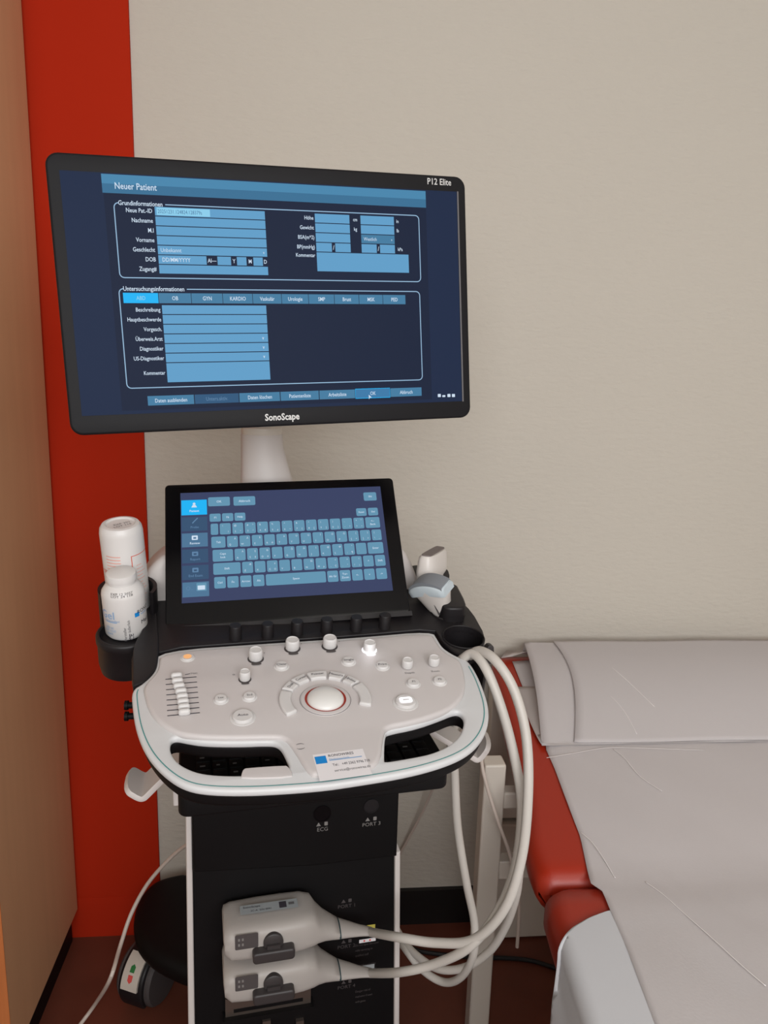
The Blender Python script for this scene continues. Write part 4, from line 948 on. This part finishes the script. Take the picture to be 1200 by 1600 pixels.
# ================================================================== examination couch
CY = radians(4.5); CYv = V((sin(CY), cos(CY), 0)); CXv = V((cos(CY), -sin(CY), 0))
YJ = 1.02; XJ = .366                              # left edge at the joint of the two cushions
def cx(y, off=0.0): return XJ + (y-YJ)*math.tan(CY) + off
WIDTH = .70
ZJ, ZW = .615, .735
def ztop(y): return ZJ + (y-YJ)*(ZW-ZJ)/(1.62-YJ) if y > YJ else .615
couch = thing('examination_couch', 'red vinyl examination couch on white steel legs beside the ultrasound machine', 'couch', (.75, .7, 0))
def cushion(name, y0, y1, th, zf_, x_in=0.0, puff=.006, bulge=None):
    nx, ny = 40, 44; b = MB(); r = .028; top = []; rings = []
    for j in range(ny+1):
        y = y0+(y1-y0)*j/ny; e = min((y-y0), (y1-y)); er = min(1.0, max(e, 0)/r); q_ = r*(1-sqrt(max(0, 1-(1-er)**2)))
        xl = cx(y)+q_*.6 + (bulge(y) if bulge else 0); xr = cx(y)+WIDTH-q_*.6; zt_ = zf_(y)-q_*.8; zb_ = zf_(y)-th+q_*.5
        ring = []
        rr_ = min(.030, th*.45)
        for (cx_, cz_, a0) in ((xl+rr_, zt_-rr_, 180), (xr-rr_, zt_-rr_, 90), (xr-rr_, zb_+rr_, 0), (xl+rr_, zb_+rr_, -90)):
            for k_ in range(6):
                a = radians(a0-90*k_/5); ring.append(V((cx_+rr_*cos(a), y, cz_+rr_*sin(a))))
        rings.append(ring)
    b.loft(rings, M_VINYL); return b.build(name, couch, ang=60)
cushion('headrest', YJ+.004, WY-.035, .072, ztop, bulge=lambda y: -.012*math.exp(-((y-YJ-.08)/.07)**2))
cushion('seat_cushion', -.30, YJ+.010, .085, ztop, bulge=lambda y: -.002)
for y in (1.32, -.1):
    for xo in (.0, WIDTH-.08):
        b = MB(); x0 = cx(y)+xo+(-.058 if y > 1 and xo == 0 else .01)
        if y > 1 and xo == 0:
            a = atY(757, 1184, 1.30); c = atY(781, 1184, 1.30); x0 = .332; x1 = .374
            b.box(WORLD, x0, x1, 1.30, 1.34, 0, .652, M_FRAME); b.box(WORLD, x1, .46, 1.305, 1.335, .555, .59, M_FRAME)
        else: b.box(WORLD, x0, x0+.042, y-.02, y+.02, 0, ztop(y)-.08, M_FRAME)
        b.build('leg', couch, bevel=.004)
b = MB(); b.box(WORLD, .374, 1.02, 1.305, 1.335, .40, .44, M_FRAME); b.box(WORLD, .53, .57, -.1, 1.30, .44, .48, M_FRAME); b.box(WORLD, .99, 1.03, -.1, 1.30, .44, .48, M_FRAME); b.build('frame_rail', couch, bevel=.003)
# pale lower panel behind the leg
pa = atY(781, 1290, 1.60); b = MB(); b.box(WORLD, pa.x, 1.06, 1.60, 1.655, .004, pa.z, M_FRAME); b.build('rear_panel', couch, bevel=.004)
b = MB(); p0_ = atY(760, 1190, 1.63); b.box(WORLD, p0_.x, 1.05, 1.612, 1.65, pa.z+.01, ZW-.075, M_FRAME); b.build('headrest_support', couch, bevel=.003)

# --- white sheet over the seat cushion, hanging down at the side
ysh0 = .955
def sheet_profile(y, s):
    """position at arc length s measured from the couch's left top edge: s>0 inwards, s<0 down the side"""
    xe = cx(y)-.004; zt_ = ztop(y)+.004; r = .020
    if s >= r: return V((xe+s, y, zt_))
    if s > -r*.57:
        a = (r-s)/(r*1.57)*pi/2; return V((xe+r-r*sin(a), y, zt_-r+r*cos(a)))
    d = -s-r*.57; return V((xe-.03*(1-math.exp(-d/.12)), y, zt_-r-d))
b = MB(); rings = []
EXT = [(0, .115), (.006, .085), (.018, .055), (.035, .028), (.055, .006), (.075, -.02), (.10, -.07), (.14, -.17), (.18, -.26), (2, -.26)]
def ext_of(d):
    for (a, ea), (c, ec) in zip(EXT, EXT[1:]):
        if a <= d <= c: return ea+(ec-ea)*(d-a)/(c-a)
SG = [-.26+.012*i for i in range(19)] + [-.032+.0035*i for i in range(18)] + [.031+.02*i for i in range(1, 32)]
DG = [.004*i for i in range(50)] + [.2+.03*i for i in range(1, 36)]
for d in DG:
    rings.append([sheet_profile(ysh0-d, max(q_, ext_of(d))) + V((-.006*(1 if q_ < -.05 else 0)*sin(d*22), 0, 0)) for q_ in SG])
b.loft(rings, M_COVER, False, False, closed=False); o = b.build('protective_sheet'); tag(o, 'plain white sheet with rounded corner hanging over the near left side of the couch', 'sheet')
sm = o.modifiers.new('solid', 'SOLIDIFY'); sm.thickness = .0015; sm.offset = 1

# --- paper strip along the couch
def pedge(px, py):
    z = .70
    for _ in range(12):
        p = atZ(px, py, z); z = ztop(p.y)+.006
    return p
edge_px = [(853,1160),(853,1168),(866,1197),(885.7,1251),(907,1305),(916.7,1352),(924.4,1385),(940,1390),(955,1426),(978.7,1480),(1023,1600),(1062,1700)]
ep = [pedge(*q) for q in edge_px]
for q in ep: print('edge', tuple(round(c, 3) for c in q))
def xe_of(y):
    e = sorted([(p.y, p.x) for p in ep])
    if y <= e[0][0]: return e[0][1] + (y-e[0][0])*(e[1][1]-e[0][1])/(e[1][0]-e[0][0])*.3
    for (a, xa), (c, xc) in zip(e, e[1:]):
        if a <= y <= c: return xa+(xc-xa)*(y-a)/(c-a+1e-9)
    return e[-1][1]
b = MB(); rings = []; ymx = 1.60
for j in range(110):
    y = ymx-(ymx+.25)*j/109; x0 = xe_of(y); x1 = cx(y)+WIDTH-.015; ring = []
    for i in range(61):
        x = x0+(x1-x0)*i/60; z = ztop(y)+.0065
        z += .0016*math.exp(-((y-YJ+.0)/.012)**2) + .0009*sin(x*37+y*11)*sin(y*23-x*9)
        if y > ysh0-.03 and y < ysh0+.03: z += .0008
        # two faint fold lines running obliquely
        for c0, sl in ((.55, -.62), (.72, -.75)):
            dd = (x-c0)-sl*(YJ-y)*-1; z += .0012*math.exp(-(dd/.004)**2)
        if i < 3 and y > YJ: z -= .0010*(3-i)
        ring.append(V((x, y, z)))
    rings.append(ring)
b.loft(rings, M_PAPER, False, False, closed=False)
# sharp pale creases left by the folding of the paper
def crease(pp_, wd=.0016):
    q = []
    for p in spline([pedge(*k) for k in pp_], 6): q.append(V((p.x, p.y, ztop(p.y)+.0084)))
    b.ribbon(q, wd, V((0,0,1)), M_CREASE)
crease([(958,1172), (975,1186), (1000,1215), (1034,1238)]); crease([(908,1303), (925,1318), (945,1347), (961,1374)], .0013)
crease([(1008,1380), (1035,1399), (1066,1427), (1110,1466), (1160,1512), (1196,1543)]); crease([(854,1186), (900,1178), (952,1170), (1010,1171), (1100,1174)], .0012)
o = b.build('paper_strip'); tag(o, 'long strip of pale couch paper lying along the middle of the red couch', 'paper')
sm = o.modifiers.new('solid', 'SOLIDIFY'); sm.thickness = .0006; sm.offset = 1
# --- pillow with folded-over paper
PYF = pedge(860, 1166).y
yb0 = 1.635
pil = thing('paper_covered_pillow', 'flat pillow wrapped in white couch paper at the head end of the red couch', 'pillow', (.8, 1.5, .71))
prof = []
def zp(t): return t
pz_top = atY(900, 1013, 1.60).z
def flap(t):  # t 0 rear .. 1 front
    y = 1.62-(1.62-PYF)*t
    z = ztop(y) + .024*(1-t) + .013 + .018*sin(pi*t) - .004*t
    return y, z
xl_back = atY(822, 1013, 1.60).x; xl_front = pedge(846, 1166).x
rings = []; N = 34
for j in range(N+1):
    t_ = j/N; y, z = flap(t_); x0 = xl_back+(xl_front-xl_back)*t_+.004*sin(t_*pi); x1 = cx(y)+WIDTH+.01
    if t_ == 0: rings.append([V((x0+(x1-x0)*i/40, y+.004, z-.03)) for i in range(41)])
    ring = []
    for i in range(41):
        x = x0+(x1-x0)*i/40; zz = z
        zz += .003*math.exp(-((x-(x0+.088+.03*sin(pi*t_)))/.004)**2)      # overlapping paper edge
        ring.append(V((x, y, zz+.0010*sin(x*25)*sin(y*30))))
    rings.append(ring)
yf_, zf_ = flap(1); rings.append([V((p.x, yf_-.002, ztop(yf_)+.009)) for p in rings[-1]])
rings.append([V((p.x, yf_+.03, ztop(yf_+.03)+.0085)) for p in rings[-1]])
b = MB(); b.loft(rings, M_PAPER, False, False, closed=False); o = b.build('paper_wrap', pil); sm = o.modifiers.new('solid', 'SOLIDIFY'); sm.thickness = .0006; sm.offset = -1
b = MB(); rings = []
for j in range(N+1):
    t_ = j/N; y, z = flap(t_); x0 = xl_back+(xl_front-xl_back)*t_+.060+.026*sin(pi*(t_*.85+.1)); x1 = cx(y)+WIDTH+.01
    rings.append([V((x0+(x1-x0)*i/30, y, z+.0012+(.0022 if i == 0 else .0010)+.0008*sin((x0+(x1-x0)*i/30)*22+t_*3))) for i in range(31)])
b.loft(rings, M_PAPER, False, False, closed=False)
for pts_ in ([(.62, .12), (.66, .45), (.70, .75)], [(.60, .55), (.63, .75), (.64, .95)]):
    q = []
    for x_, t_ in pts_:
        y, z = flap(t_); q.append(V((x_, y, z+.0042)))
    b.ribbon(spline(q, 6), .0011, V((0,0,1)), M_CREASE)
o = b.build('overlapping_paper', pil); sm = o.modifiers.new('solid', 'SOLIDIFY'); sm.thickness = .0014; sm.offset = -1
b = MB(); q_ = [atY(783, 1028, 1.60), atY(800, 1024, 1.60), atY(815, 1019, 1.60), atY(832, 1014, 1.60)]
b.loft([[p+V((0,0,-.002)) if k else p, V((p.x+.02, 1.63, ztop(1.63)+.012))] for k, p in enumerate(q_)], M_PAPER2, False, False, closed=False); o = b.build('paper_curl', pil); sm = o.modifiers.new('solid', 'SOLIDIFY'); sm.thickness = .0008
# inner fold seen through the open left end
b = MB(); rings = []
for j in range(16):
    t_ = .40+.585*j/15; y, z = flap(t_); x0 = xl_back+(xl_front-xl_back)*t_; dx_ = .030*(1-(t_-.40)/.585)**.8+.001
    rings.append([V((x0-dx_, y, ztop(y)+.009)), V((x0+.02, y, ztop(y)+.009)), V((x0+.05, y, z-.005)), V((x0+.3, y, z-.005))])
b.loft(rings, M_PAPER2, False, False, closed=False); o = b.build('inner_fold', pil); sm = o.modifiers.new('solid', 'SOLIDIFY'); sm.thickness = .0006
b = MB(); rings = []
for j in range(20):
    t_ = .04+.90*j/19; y, z = flap(t_); x0 = xl_back+.07; x1 = cx(y)+WIDTH-.01
    zb_ = ztop(y)+.0095; rings.append([V((x0, y, (zb_+z)/2)), V((x0+.02, y, z-.007)), V((x1, y, z-.007)), V((x1+.005, y, (zb_+z)/2)), V((x1, y, zb_)), V((x0+.01, y, zb_))])
b.loft(rings, M_VINYL); b.build('pillow_core', pil)
